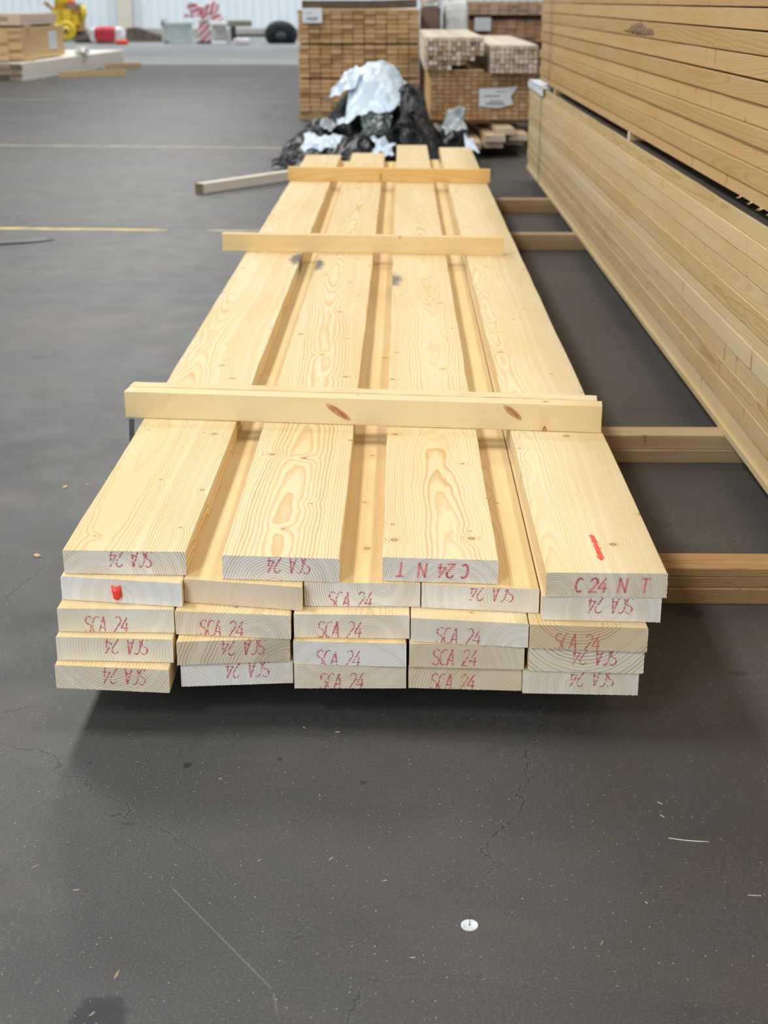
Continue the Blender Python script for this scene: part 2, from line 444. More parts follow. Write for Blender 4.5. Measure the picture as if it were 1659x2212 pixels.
# id: x0, x1, y_left, y_right, far end, pith(x,z), ring, contrast, knots, tint, end tint, stamp(kind, flipped, u, z), stain, words
PILE = dict(
 b1=(-.602, -.381, 2.355, 2.349, 9.24, (-.055, -.028), .0042, .85, .8, PALEW, WH, ('S', 1, .549, .030), (.100, 3.05, .9), 'pale plank on top of the pile with a bark-edged outer side'),
 b2=(-.315, -.106, 2.334, 2.319, 9.36, (-.012, -.036), .0050, 1.0, .8, PALEW, WH, ('S', 1, .57, .030), (-.104, 2.95, .9), 'plank on top of the pile with bold arched grain, beside the bark-edged one'),
 b3=(-.030, .173, 2.328, 2.315, 9.89, (.012, -.050), .0038, .85, .7, PALEW, WH, ('N', 1, .43, .0225), (-.098, 2.65, .8), 'plank on top of the pile stamped upside down with C 24 N T'),
 b4=(.252, .460, 2.260, 2.257, 9.73, (-.075, -.020), .0036, .62, .85, (.81, .69, .445), CR, ('N', 0, .55, .0225), None, 'plank on top of the pile with a red crayon dash on its face'),
 c1=(-.607, -.3855, 2.344, 2.312, 9.15, (-.005, .020), .0030, .40, .3, MIDW, (.79, .78, .755), None, None, 'whitish plank end with a red tag, second layer of the pile'),
 c2=(-.3845, -.171, 2.334, 2.298, 9.30, (.025, .012), .0036, .34, .3, GOLD, (.74, .63, .49), None, None, 'unstamped tan plank in the second layer, beside the red-tagged end'),
 c3=(-.169, .037, 2.319, 2.318, 9.28, (.030, .050), .0042, .55, .22, GOLD, WH, ('S', 0, .396, .0125), None, 'second-layer plank stamped upright, in the gap between arched-grain plank and its neighbour'),
 c4=(.039, .245, 2.315, 2.293, 9.40, (.045, .010), .0036, .40, .45, GOLD, (.80, .765, .70), ('S', 1, .60, .034), None, 'second-layer plank with knotty end and stamp cut off by its upper edge'),
 c5=(.2475, .452, 2.264, 2.256, 9.22, (.005, .020), .0034, .50, .3, MIDW, WH, ('S', 1, .575, .0305), None, 'second-layer plank directly under the plank with the crayon dash'),
 d1=(-.608, -.400, 2.305, 2.302, 9.20, (.020, .060), .0042, .34, .3, MIDW, (.80, .76, .66), ('S', 0, .415, .0150), None, 'third-layer plank stamped upright, under the red-tagged end'),
 d2=(-.397, -.191, 2.296, 2.278, 9.31, (.050, -.030), .0044, .50, .3, MIDW, CR, ('S', 0, .40, .0150), None, 'third-layer plank with curved rings, under the unstamped tan plank'),
 d3=(-.186, .018, 2.285, 2.282, 9.25, (.048, .006), .0040, .42, .3, MIDW, CR, ('S', 0, .395, .0165), None, 'third-layer plank in the middle of the pile, heart rings in its end'),
 d4=(.020, .224, 2.271, 2.248, 9.35, (.080, -.02), .0034, .34, .3, PALEW, (.79, .74, .65), ('S', 0, .405, .0150), None, 'third-layer plank with a split in its top, under the knotty end'),
 d5=(.226, .428, 2.246, 2.232, 9.18, (-.005, .085), .0052, .74, .3, MIDW, (.72, .58, .41), ('S', 0, .405, .0150), None, 'third-layer brown-ended plank with bold rings, at the outer aisle side'),
 e1=(-.609, -.400, 2.284, 2.275, 9.22, (.028, .016), .0052, .34, .3, MIDW, (.80, .75, .645), ('S', 1, .603, .0300), None, 'fourth-layer plank at the open floor side, round heart in its end'),
 e2=(-.392, -.1935, 2.265, 2.284, 9.34, (.090, -.020), .0060, .62, .3, MIDW, (.76, .66, .53), ('S', 1, .588, .0310), (.07, 0., .25), 'fourth-layer plank with broad slanting rings and a rough dark corner'),
 e3=(-.187, .0125, 2.272, 2.263, 9.26, (.010, -.045), .0046, .42, .3, GOLD, (.79, .765, .71), ('S', 0, .397, .0135), None, 'fourth-layer whitish plank in the middle of the pile'),
 e4=(.0175, .219, 2.264, 2.255, 9.33, (-.035, -.030), .0036, .42, .3, MIDW, (.75, .65, .50), ('S', 0, .396, .0200), None, 'fourth-layer tan-ended plank with a stamp above its lower edge'),
 e5=(.2255, .426, 2.250, 2.241, 9.20, (-.020, .110), .0068, .72, .3, MIDW, (.80, .74, .62), ('S', 1, .578, .0300), None, 'fourth-layer plank with wavy dark rings, at the aisle side'),
 f1=(-.610, -.405, 2.265, 2.247, 9.22, (-.010, .075), .0046, .66, .3, MIDW, (.79, .72, .60), ('S', 1, .61, .0290), None, 'bottom-layer plank at the open floor side with bowl-shaped rings'),
 f2=(-.388, -.190, 2.272, 2.289, 9.31, (-.090, .030), .0044, .34, .3, MIDW, (.81, .785, .74), ('S', 1, .598, .0300), None, 'bottom-layer whitish plank with fine upright rings'),
 f3=(-.186, .0125, 2.268, 2.270, 9.28, (.000, .130), .0044, .34, .3, MIDW, (.76, .665, .54), ('S', 0, .423, .0145), None, 'bottom-layer tan-ended plank in the middle of the pile'),
 f4=(.0165, .2165, 2.272, 2.263, 9.36, (.060, -.012), .0050, .58, .3, MIDW, (.75, .645, .49), ('S', 0, .392, .0145), None, 'bottom-layer brown-ended plank with arched rings'),
 f5=(.2175, .420, 2.254, 2.248, 9.19, (.035, .012), .0038, .42, .3, MIDW, (.80, .75, .645), ('S', 1, .60, .0310), None, 'bottom-layer plank at the aisle side with faint round rings'),
)
for i, (k, (x0, x1, yl, yr, yf, pith, ring, con, kn, tint, endt, stp, stain, words)) in enumerate(PILE.items()):
    lay = 'fedcb'.index(k[0]); wd = x1 - x0; y0 = min(yl, yr)
    me = plank_mesh(wd, yf - y0, T, yl - y0, yr - y0, seg=40 if k[0] == 'b' else 20, fringe=110, seed=i + 3,
                    ch=.0022 if k in ('c1', 'e3', 'd2') else .0014, wob=.0012 if k[0] == 'b' else .0002)
    o = put('plank', me, None, ((x0 + x1) / 2, y0, Z0 + PITCH * lay))
    tag(o, words, 'plank', 'planks of the main pile')
    grain(o, pith, ring, con, kn, tint, endt, stain)
    if stp:
        kind, flip, u, zc = stp
        if kind == 'S': sb, swd = stamp_mesh('SCA 24', .031, .42, .13, True, i, .74)
        if kind == 'S': clip_stamp(sb, zc, T, flip, u); todo = [(sb, 0.)]
        else: todo = [(stamp_mesh(c_, .0255, .60, .12, False, i, .98)[0], (q_ - 2.52) * .0255) for c_, q_ in (('C', .28), ('2', 1.24), ('4', 1.82), ('N', 3.2), ('T', 4.76))]
        for sb, du in todo:
            so = sb.obj('grade_stamp' if kind == 'S' else 'stamp_letter', INK if kind == 'S' else INKP, o)
            uu = u + (-du if flip else du) / wd
            yy = (yl - y0) * (1 - uu) + (yr - y0) * uu
            so.location = (-wd / 2 + wd * uu, yy - .0006, zc)
            so.rotation_euler = (0, math.pi if flip else 0, math.atan2(yr - yl, wd))
            so['label'] = 'red dotted ink stamp' if kind == 'S' else 'pale red block letter'
    if k == 'b4':                                   # crayon dash on the face
        rg = random.Random(5); cb = MB()
        for q in range(260):
            s = rg.random(); cx = .3525 - .356 + .0025 * (1 - s) + rg.gauss(0, .0021) ; cy = .062 + .122 * s
            h1, h2 = rg.uniform(.0006, .0016), rg.uniform(.001, .0035)
            zq = q * 2e-6
            cb.add([(cx - h1, cy - h2, zq), (cx + h1, cy - h2, zq), (cx + h1 * .7, cy + h2, zq), (cx - h1, cy + h2, zq)], [(0, 1, 2, 3)])
        co = cb.obj('crayon_dash', CRAY, o); co.location = (0, 0, T + .0005); co['label'] = 'bright red crayon dash'
    if k == 'c1':                                   # red plastic tag stuck in the end
        tb = MB(); n = 8
        prof = [(-.007 + .0155 * (j / n), .030 - .003 * math.sin(j / n * 3.1)) for j in range(n + 1)]
        vs = []
        for j, (xx, zt) in enumerate(prof):
            yy = -.002 - .0035 * math.sin(j / n * math.pi)
            zb = .0045 + (.004 if j > 5 else 0) - .002 * math.sin(j / n * 3.1)
            vs += [(xx + .003, yy, zb), (xx, yy, zt), (xx + .003, yy + .002, zb), (xx, yy + .002, zt)]
        fs = []
        for j in range(n):
            a = 4 * j; fs += [(a, a + 4, a + 5, a + 1), (a + 2, a + 3, a + 7, a + 6), (a + 1, a + 5, a + 7, a + 3), (a, a + 2, a + 6, a + 4)]
        fs += [(0, 1, 3, 2), (4 * n, 4 * n + 2, 4 * n + 3, 4 * n + 1)]
        tb.add(vs, fs); to = tb.obj('plastic_tag', REDP, o, True); to.location = (-wd/2 + wd * .455, .0145, .006); to['label'] = 'glossy red plastic tag'
    if k == 'b1':                                   # bark left on the outer edge
        rg = random.Random(9); bb = MB()
        for q in range(14):
            y = 2.85 + q * .064 + rg.uniform(0, .02); L2 = rg.uniform(.02, .055); n = 7; vs = []
            zt = .0445; zb = rg.uniform(.012, .03); th = rg.uniform(.0015, .004)
            if q == 3: th = .010; L2 = .08; zt = .038; zb = .016
            for j in range(n + 1):
                e = math.sin(math.pi * (j + .4) / (n + .8)); yy = y + L2 * j / n; m_ = (zt + zb) / 2; hh = (zt - zb) / 2 * (.4 + .6 * e) * rg.uniform(.8, 1)
                vs += [(-wd/2 + .0012, yy, m_ - hh), (-wd/2 - th * e, yy, m_ - hh * .5), (-wd/2 - th * e * .8, yy, m_ + hh * .6), (-wd/2 + .003, yy, min(.0447, m_ + hh))]
            bb = MB(); bb.add(vs, [(4*j + i, 4*j + 4 + i, 4*j + 5 + i, 4*j + 1 + i) for j in range(n) for i in range(3)] + [(0, 1, 2, 3), (4*n + 3, 4*n + 2, 4*n + 1, 4*n)])
            bo = bb.obj('bark_flake', BARK, o); bo['label'] = 'dark ragged flake of bark'

# ------------------------------------------------------------------ battens laid across the top of the pile
def across(name, p0, p1, z, dep, h, label, group, tint, end=CR, seed=0, con=.5, knots=.45, pith=(.0, -.06), ring=.004, wob=.0006):
    """a batten running from p0 to p1 (its near lower edge), dep deep and h high"""
    a = Vector(p0); c = Vector(p1); d = c - a; L = d.length; ang = math.atan2(d.y, d.x)
    me = plank_mesh(dep, L, h, seg=28, seed=seed, ch=.0016, wob=wob)
    o = put(name, me); n = Vector((-d.y, d.x)).normalized()
    q = a + n * dep / 2
    o.location = (q.x, q.y, z); o.rotation_euler = (0, 0, ang - math.pi / 2)
    tag(o, label, 'batten' if name == 'batten' else 'bearer', group)
    grain(o, pith, ring, con, knots, tint, end)
    return o
ZT = Z0 + PITCH * 4 + T + .0004
KN = (.80, .655, .40)
across('batten', (-.645, 3.208), (.455, 3.094), ZT, .042, .064, 'front batten of the doubled pair across the pile, with large reddish knots', 'battens across the pile', KN, seed=31, pith=(-.14, .02), ring=.008, con=.3)
across('batten', (-.640, 3.253), (.449, 3.140), ZT, .040, .0655, 'rough batten lying behind the knotty one of the doubled pair', 'battens across the pile', (.80, .68, .44), seed=32, wob=.0016, con=.4)
across('batten', (-.697, 5.560), (.393, 5.466), ZT, .040, .069, 'single clean batten across the middle length of the pile', 'battens across the pile', (.80, .62, .33), seed=33, con=.35)
across('batten', (-.614, 7.860), (.475, 7.752), ZT, .045, .072, 'honey-coloured batten across the far part of the pile', 'battens across the pile', (.78, .54, .22), seed=34, con=.4, pith=(.15, .0), ring=.007)
# big oval knots in the face of the knotty batten: real discs let into the wood
KNOT = plain('red_brown_knot', (.42, .20, .10), .6, .3, 80.)
kb = bpy.data.objects['batten']
for (yy, zz, rl, rh, tilt) in ((.505, .030, .034, .0085, -33), (.905, .042, .026, .008, -38)):
    bb = MB(); n = 28
    for s, mi in ((1., 0), (.72, 1)):
        vs = [(0, 0, 0)] + [(0, s * (rl * math.cos(a) * math.cos(R(tilt)) - rh * math.sin(a) * math.sin(R(tilt))), s * (rl * math.cos(a) * math.sin(R(tilt)) + rh * math.sin(a) * math.cos(R(tilt)))) for a in [2 * math.pi * i / n for i in range(n)]]
        vs = [(x + (.0004 if mi else 0), y, max(-zz + .001, min(.0625 - zz, z))) for x, y, z in vs]
        bb.add(vs, [(0, 1 + i, 1 + (i + 1) % n) for i in range(n)], mi)
    ko = bb.obj('knot', [plain('knot_rim', (.58, .33, .16), .6, .2, 90.), KNOT], kb); ko.location = (.0213, yy, zz); ko['label'] = 'reddish oval knot'

# ------------------------------------------------------------------ bearers on the floor
def bearer(y, x0, x1, z, h, dep, tint, label, seed, dy=0.):
    return across('bearer', (x0, y), (x1, y + dy), z, dep, h, label, 'timber bearers under the stacks', tint, (.5, .36, .2), seed, .7, .45, (.02, -.04), .005)
BT = (.42, .27, .135); BG = (.46, .345, .215); BD = (.40, .285, .165)
bearer(2.840, -.52, 1.95, 0, .0355, .090, BT, 'lowest of three brown bearers nearest the plank ends', 41, -.008)
bearer(2.846, -.50, 1.90, .036, .0235, .088, (.40, .28, .16), 'middle of three brown bearers nearest the plank ends', 42, -.004)
bearer(2.850, -.54, 1.98, .060, .0195, .090, (.48, .31, .155), 'topmost of three brown bearers nearest the plank ends', 43, -.010)
bearer(3.833, -.55, 1.95, 0, .038, .088, BG, 'lower smudged bearer of the pair under the doubled battens', 44)
bearer(3.840, -.52, 1.97, .0385, .041, .086, (.52, .39, .24), 'upper smudged bearer of the pair under the doubled battens', 45)
bearer(7.470, -.5, 1.95, 0, .039, .09, BD, 'lower far bearer, the nearer of the two distant pairs', 46)
bearer(7.474, -.52, 1.95, .0395, .040, .088, BG, 'upper far bearer, the nearer of the two distant pairs', 47)
bearer(8.850, -.5, 1.95, 0, .039, .09, BD, 'lower bearer of the farthest pair below the pile', 48)
bearer(8.855, -.52, 1.95, .0395, .040, .088, BG, 'upper bearer of the farthest pair below the pile', 49)

# strap end hanging from the knotty batten
b = MB()
pth = [(-.628, 3.19, .31), (-.632, 3.188, .2), (-.640, 3.18, .1), (-.652, 3.165, .012), (-.70, 3.15, .0012), (-.72, 3.2, .0012)]
for (p, q) in zip(pth, pth[1:]):
    b.add([(p[0] - .006, p[1], p[2]), (p[0] + .006, p[1], p[2]), (q[0] + .006, q[1], q[2]), (q[0] - .006, q[1], q[2]),
           (p[0] - .006, p[1] + .001, p[2]), (p[0] + .006, p[1] + .001, p[2]), (q[0] + .006, q[1] + .001, q[2]), (q[0] - .006, q[1] + .001, q[2])],
          [(0, 1, 2, 3), (4, 7, 6, 5), (0, 3, 7, 4), (1, 5, 6, 2)])
tag(b.obj('strap', STRAP), 'dark strap end hanging down beside the knotty batten', 'strap')

# ================================================================== THE LONG STACKS BESIDE THE AISLE
SX = .914
def layer_words(n): return ['lowest', 'second', 'third', 'fourth', 'fifth', 'sixth', 'seventh', 'eighth', 'ninth', 'tenth', 'eleventh', 'twelfth', 'thirteenth', 'fourteenth', 'fifteenth'][n]
LOW = [.0805, .102, .154, .214, .266, .320, .378, .422, .483, .539, .595, .646, .695]
UPP = [.731, .772, .823, .877, .923, .980, 1.040, 1.099, 1.159, 1.216, 1.275, 1.333, 1.392]
def longplank(x, y0, y1, z0, z1, wd, tint, label, group, seed, end, con, ring, pith):
    me = plank_mesh(wd, y1 - y0, z1 - z0, seg=48, seed=seed, ch=.0014, wob=.0007)
    o = put('long_plank', me, None, (x + wd / 2, y0, z0)); tag(o, label, 'plank', group)
    return grain(o, pith, ring, con, .75, tint, end)
for i in range(12):
    j = random.Random(100 + i); gap = .003 if i == 9 else .0008
    if i == 8: gap = .0035
    out = [-.004, .006, 0, .003, .006, .002, .005, 0, .006, .003, .001, .004][i]
    longplank(SX + out, .95 + j.uniform(-.02, .02), 10.58 + j.uniform(-.012, .012), LOW[i], LOW[i + 1] - gap, .24,
              [(.66, .53, .305), (.61, .48, .26), (.71, .58, .35)][(i * 5 + i // 3) % 3],
              'pale long plank, %s layer from the floor in the lower aisle stack' % layer_words(i), 'planks of the lower aisle stack', 60 + i, CR,
              [.55, .25, .4, .7][i % 4], [.005, .0065, .0055, .009][i % 4], [(-.16, .01), (.02, -.08), (-.19, -.02), (-.145, .03)][i % 4])
for i in range(12):
    j = random.Random(200 + i); gap = [.0008, .001, .001, .0014, .0025, .0055, .0035, .0045, .004, .002, .001, .001][i]
    out = [.004, -.003, .006, -.004, .007, .000, .004, .001, .003, 0, .002, .001][i]
    longplank(SX + .004 + out, .95 + j.uniform(-.03, .03), 9.88 + j.uniform(-.02, .02), UPP[i], UPP[i + 1] - gap, .24,
              [(.60, .415, .205), (.54, .37, .175), (.64, .455, .24)][(i * 7 + i // 2) % 3],
              'tan long plank, %s layer from the gap in the upper aisle stack' % layer_words(i), 'planks of the upper aisle stack', 80 + i, CR,
              [.5, .25, .45, .6][(i + 1) % 4], [.0055, .007, .005, .009][i % 4], [(-.16, .01), (.03, -.08), (-.19, -.02), (-.15, .04)][(i * 3) % 4])
# inner planks that close the gap between the two stacks
for (z0, z1, yy, lab) in ((LOW[11], LOW[12] - .0008, 10.57, 'inner plank behind the top edge plank of the lower aisle stack'), (UPP[0], UPP[1] - .001, 9.9, 'inner plank behind the bottom edge plank of the upper aisle stack')):
    for q in range(3):
        longplank(SX + .262 + q * .25, .96, yy, z0, z1, .24, (.66, .48, .25), lab.replace('inner plank', ['innermost side of the first inner plank', 'second inner plank', 'third inner plank'][q]) if q else lab, 'inner planks at the gap of the aisle stacks', 110 + q, CR, .4, .005, (0, -.05))
b = MB(); n = 40; vs = []; rg = random.Random(4)  # thin dark sheet over the lower stack that darkens the gap
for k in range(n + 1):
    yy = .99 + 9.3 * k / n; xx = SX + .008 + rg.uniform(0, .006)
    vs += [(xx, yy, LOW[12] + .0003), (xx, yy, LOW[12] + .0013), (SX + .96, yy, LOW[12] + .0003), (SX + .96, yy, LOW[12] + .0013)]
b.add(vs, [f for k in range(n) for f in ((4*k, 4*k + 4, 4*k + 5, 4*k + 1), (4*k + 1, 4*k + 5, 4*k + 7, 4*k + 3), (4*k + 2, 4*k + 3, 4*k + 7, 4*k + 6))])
tag(b.obj('dark_gap_sheet', plain('dark_gap_tone', (.055, .045, .04), .6, .3, 12.)), 'dark sheet laid on the lower aisle stack to darken the gap', 'plastic film')
# blocks in the gap
for q, (y, lab) in enumerate(((3.2, 'nearest spacer block between the two aisle stacks'), (5.92, 'tan spacer block standing in the dark gap between the aisle stacks'), (8.9, 'far spacer block between the aisle stacks beside the steel band'))):
    across('batten', (SX + .008, y), (SX + .95, y), LOW[12] + .0015, .05, UPP[0] - LOW[12] - .0022, lab, 'spacers between the aisle stacks', (.56, .38, .18), seed=130 + q)
# torn fibres hanging from the upper stack's lowest plank
for q, (yy, L) in enumerate(((3.66, .035), (3.78, .02), (3.90, .012), (3.57, .018))):
    b = MB(); rg = random.Random(q)
    for k in range(7):
        a = rg.uniform(-.5, .5) * L
        b.add([(SX + .003, yy + a - .003, UPP[0] + .004), (SX + .003, yy + a + .004, UPP[0] + .004), (SX - rg.uniform(.004, .012), yy + a + rg.uniform(-.01, .01), UPP[0] - rg.uniform(.0005, .005)), (SX + .006, yy + a, UPP[0] + .005)], [(0, 1, 2), (1, 3, 2), (3, 0, 2)])
    o = b.obj('torn_fibres', WOOD, bpy.data.objects['long_plank.012']); o['kind'] = 'stuff'
    o.matrix_parent_inverse = bpy.data.objects['long_plank.012'].matrix_basis.inverted(); grain(o, tint=(.78, .62, .36))
# bark wane left on one plank of the upper stack
wp_ = bpy.data.objects['long_plank.019']
for q, (y0, L, z0, z1) in enumerate(((5.45, .80, 1.102, 1.150), (5.72, .22, 1.128, 1.156))):
    pl = wp_
    b = MB(); n = 26; rg = random.Random(q + 5); vs = []
    for k in range(n + 1):
        u = k / n; e = (math.sin(math.pi * u ** .7) ** .8) if 0 < k < n else 0.
        lo = z0 + .004 * rg.random() + (1 - e) * .006; hi = lo + (z1 - z0) * (e * rg.uniform(.55, 1) + .04)
        xo = SX + .0052; yy = y0 + L * u
        vs += [(xo, yy, lo), (xo - .0045 * e, yy, lo * .7 + hi * .3), (xo - .003 * e, yy, lo * .25 + hi * .75), (xo + .001, yy, hi)]
    b.add(vs, [(4*k + i, 4*k + 4 + i, 4*k + 5 + i, 4*k + 1 + i) for k in range(n) for i in range(3)])
    o = b.obj('bark_patch', plain('brown_bark', (.24, .14, .07), .85, .55, 25., bump=.5), pl); o.matrix_parent_inverse = pl.matrix_basis.inverted()
    o['label'] = 'brown bark patch'
# steel bands
def band(x0, x1, y, z0, z1, label):
    b = MB(); e = .0025
    b.box(x0 - e, x0 - .0006, y, y + .019, z0 + .001, z1 + .0015); b.box(x0 - e, x1, y, y + .019, z1 + .0002, z1 + .0015)
    return tag(b.obj('steel_band', STEELB), label, 'strap')
band(SX - .0045, SX + .2, 9.78 - .62, UPP[0], UPP[12], 'thin dark band round the far end of the upper aisle stack')
band(SX - .0045, SX + .2, 9.62, LOW[0], LOW[12], 'thin dark band round the far end of the lower aisle stack')
# paper folded over the far corner
b = MB(); b.box(SX - .012, SX + .20, 9.45, 10.56, LOW[12] + .0025, LOW[12] + .005); b.box(SX - .012, SX - .009, 9.45, 10.56, LOW[12] - .045, LOW[12] + .005)
tag(b.obj('paper_label', PAPER), 'white paper folded over the far top corner of the lower aisle stack', 'label')

# ================================================================== BACKGROUND STACKS
def box_plank(wd, L, h, ch=.003):
    b = MB(); p = [(-wd/2 + ch, 0), (wd/2 - ch, 0), (wd/2, ch), (wd/2, h - ch), (wd/2 - ch, h), (-wd/2 + ch, h), (-wd/2, h - ch), (-wd/2, ch)]
    vs = [(x, y, z) for y in (0, L) for x, z in p]
    b.add(vs, [(j, (j + 1) % 8, (j + 1) % 8 + 8, j + 8) for j in range(8)]); b.add(vs, [tuple(range(7, -1, -1)), tuple(range(8, 16))], 1)
    return b.mesh('board', [WOOD, ENDW])
ORD = 'first second third fourth fifth sixth seventh eighth ninth tenth eleventh twelfth thirteenth fourteenth fifteenth sixteenth seventeenth eighteenth nineteenth twentieth twenty-first'.split()
def endstack(name, x0, y0, z0, nx, nz, dx, dz, me, label, cat, group, tints, ends, jy=.02, jx=.004, jz=.0, tier=0, tgap=0., skip=(), rot=0., jr=0.):
    rg = random.Random(hash(label) % 1000 if False else len(label)); n = 0
    for r in range(nz):
        for c in range(nx):
            if (c, r) in skip: continue
            o = put(name, me, None, (x0 + dx * (c + .5) + rg.uniform(-jx, jx), y0 + rg.uniform(-jy, jy), z0 + dz * r + (r // tier * tgap if tier else 0) + rg.uniform(0, jz)), (0, rg.uniform(-jr, jr), rot))
            tag(o, label % (ORD[r], ORD[c]), cat, group); k = rg.uniform(.86, 1.1)
            grain(o, (rg.uniform(-.05, .05), rg.uniform(-.06, .1)), .006, .45, .1, [c_ * k for c_ in rg.choice(tints)], [min(.9, c_ * k) for c_ in rg.choice(ends)])
# tall stack of battens, ends towards the pile
OR = [(.62, .40, .18), (.60, .38, .16)]; ORE = [(.62, .40, .20), (.66, .44, .23), (.56, .35, .16), (.68, .45, .26)]
TALLX = -1.110; meA = box_plank(.1125, 2.6, .0415, .004)
for q in range(2): # floor bearers
    o = put('bearer', box_plank(.1, 1.34, .092), None, (TALLX, 16.06 + q * 2.2, 0), (0, 0, -math.pi / 2)); tag(o, ['front', 'rear'][q] + ' bearer on the floor under the tall orange batten stack', 'bearer', 'bearers under the tall stack'); grain(o, tint=BD, end=BD)
endstack('batten', TALLX, 16.0, .0935, 11, 21, .1185, .0482, meA, 'orange batten end in the tall stack, %s row up, %s from its open side', 'batten', 'battens of the tall stack', OR, ORE, tier=7, tgap=.016, jx=.0028)
for tr in range(2): # thin slips between the tiers
    for q in range(2):
        o = put('slip', box_plank(.05, 1.28, .0125, .001), None, (TALLX + .012, 16.15 + q * 1.9, .0935 + .0482 * 7 * (tr + 1) + .016 * tr + .0012), (0, 0, -math.pi / 2)); tag(o, ['front', 'rear'][q] + ' wooden slip under the ' + ['middle', 'top'][tr] + ' tier of the tall orange stack', 'batten', 'slips in the tall stack'); grain(o, tint=BD, end=BD)
ZA = .0935 + .0482 * 21 + .016 * 2
b = MB(); n = 12; vs = []
for k in range(n + 1):
    xx = TALLX + .05 + 1.22 * k / n; bow = .004 + .05 * max(0, (k / n - .55)) ** 1.5
    vs += [(xx, 15.97, ZA + bow), (xx, 15.97, ZA + .085 + bow), (xx, 16.13, ZA + bow), (xx, 16.13, ZA + .085 + bow)]
b.add(vs, [f for k in range(n) for f in ((4*k, 4*k + 4, 4*k + 5, 4*k + 1), (4*k + 1, 4*k + 5, 4*k + 7, 4*k + 3), (4*k + 3, 4*k + 7, 4*k + 6, 4*k + 2), (4*k + 2, 4*k + 6, 4*k + 4, 4*k))] + [(0, 1, 3, 2), (4*n, 4*n + 2, 4*n + 3, 4*n + 1)])
tag(b.obj('dark_beam', plain('dark_wood', (.115, .078, .05), .7, .25, 6.)), 'dark weathered beam lying on top of the tall orange stack', 'beam')
def paper(name, x, y, z, wd, h, label, rows, th=.004, ragged=0.):
    t_ = empty(name, (x, y, z)); tag(t_, label, 'label'); rg = random.Random(int(x * 100) + 7); b = MB()
    pts = [(0, 0), (wd * .55, -h * ragged * .3), (wd, h * ragged * .4), (wd * (1 - ragged * .3), h * .5), (wd * (1 + ragged * .5), h), (wd * .5, h * (1 - ragged * .4)), (0, h * (1 - ragged * .5))]
    m_ = len(pts); b.add([(p, 0, q) for p, q in pts] + [(p, th, q) for p, q in pts], [tuple(range(m_)), tuple(range(2 * m_ - 1, m_ - 1, -1))] + [(i, i + m_, (i + 1) % m_ + m_, (i + 1) % m_) for i in range(m_)])
    b.obj('sheet', PAPER, t_)
    for (u0, u1, v0, v1) in rows:
        b = MB(); b.box(wd * u0, wd * u1, -.0012, -.0004, h * v0, h * v1); b.obj('print_block', PRINT, t_)
paper('paper_label', TALLX + .055, 15.94, ZA - .135, .21, .15, 'white paper label at the upper corner of the tall orange stack', ((.2, .8, .28, .36), (.25, .75, .18, .24), (.15, .5, .65, .69)))

# low stack to the right of it, raised on planks
SBX = .24; SBY = 12.5
meB = box_plank(.0545, 3.0, .0305, .003)
for q in range(2):
    o = put('bearer', box_plank(.1, 1.1, .085), None, (SBX - .05, SBY + .1 + q * 1.6, 0), (0, 0, -math.pi / 2)); tag(o, ['front', 'rear'][q] + ' dark bearer on the floor under the loose pale planks', 'bearer', 'bearers under the low stack'); grain(o, tint=(.16, .12, .08), end=(.16, .12, .08))
for q, (x, y, lv, yaw, lab) in enumerate(((.40, 12.1, 0, 0, 'loose pale plank low down beside the plastic heap'), (.575, 11.93, 0, 0, 'short pale plank sticking out furthest below the low stack'), (.76, 12.05, 0, 0, 'loose plank beneath the doubled pale plank'), (.945, 12.3, 0, 0, 'shaded plank at the aisle side below the low stack'),
                                           (.775, 12.0, 1, 1.5, 'doubled pale plank lying on the loose planks'), (.972, 12.15, 1, 1, 'upper pale plank near the aisle stack end'), (.86, 12.08, 2, 2, 'topmost pale plank of the loose ones below the low stack'))):
    o = put('loose_plank', box_plank(.16 if lv < 2 else .15, 2.2, .05), None, (x, y, .0855 + lv * .0505), (0, 0, R(yaw))); tag(o, lab, 'plank', 'loose planks below the low stack')
    grain(o, (.02, -.03), .006, .4, .2, (.66, .52, .36), (.70, .56, .44))
for q in range(2):
    o = put('bearer', box_plank(.09, .95, .038), None, (SBX, SBY + .15 + q * 1.5, .2375), (0, 0, -math.pi / 2)); tag(o, ['front', 'rear'][q] + ' thin bearer carrying the low stack over the loose planks', 'bearer', 'bearers carrying the low stack'); grain(o, tint=BD, end=BD)
endstack('lath', SBX, SBY, .276, 15, 11, .0582, .0349, meB, 'brown lath end in the low stack, %s row up, %s from the tall stack', 'lath', 'laths of the low stack', OR, [(.56, .36, .19), (.60, .40, .23), (.52, .32, .16), (.62, .44, .28)], jy=.012, jx=.0011)
ZB = .276 + .0349 * 11
paper('paper_label', .655, SBY - .03, .385, .29, .165, 'ragged white paper label on the front of the low stack', ((.2, .75, .08, .16), (.3, .7, .22, .28), (.15, .6, .48, .54), (.5, .8, .7, .74)), ragged=.25)
o = put('cover_board', box_plank(.18, .46, .022), None, (SBX - .01, SBY + .08, ZB + .0005), (0, 0, -math.pi / 2)); tag(o, 'thin board lying across the top of the low stack', 'board'); grain(o, tint=(.62, .46, .25), end=(.62, .46, .25))
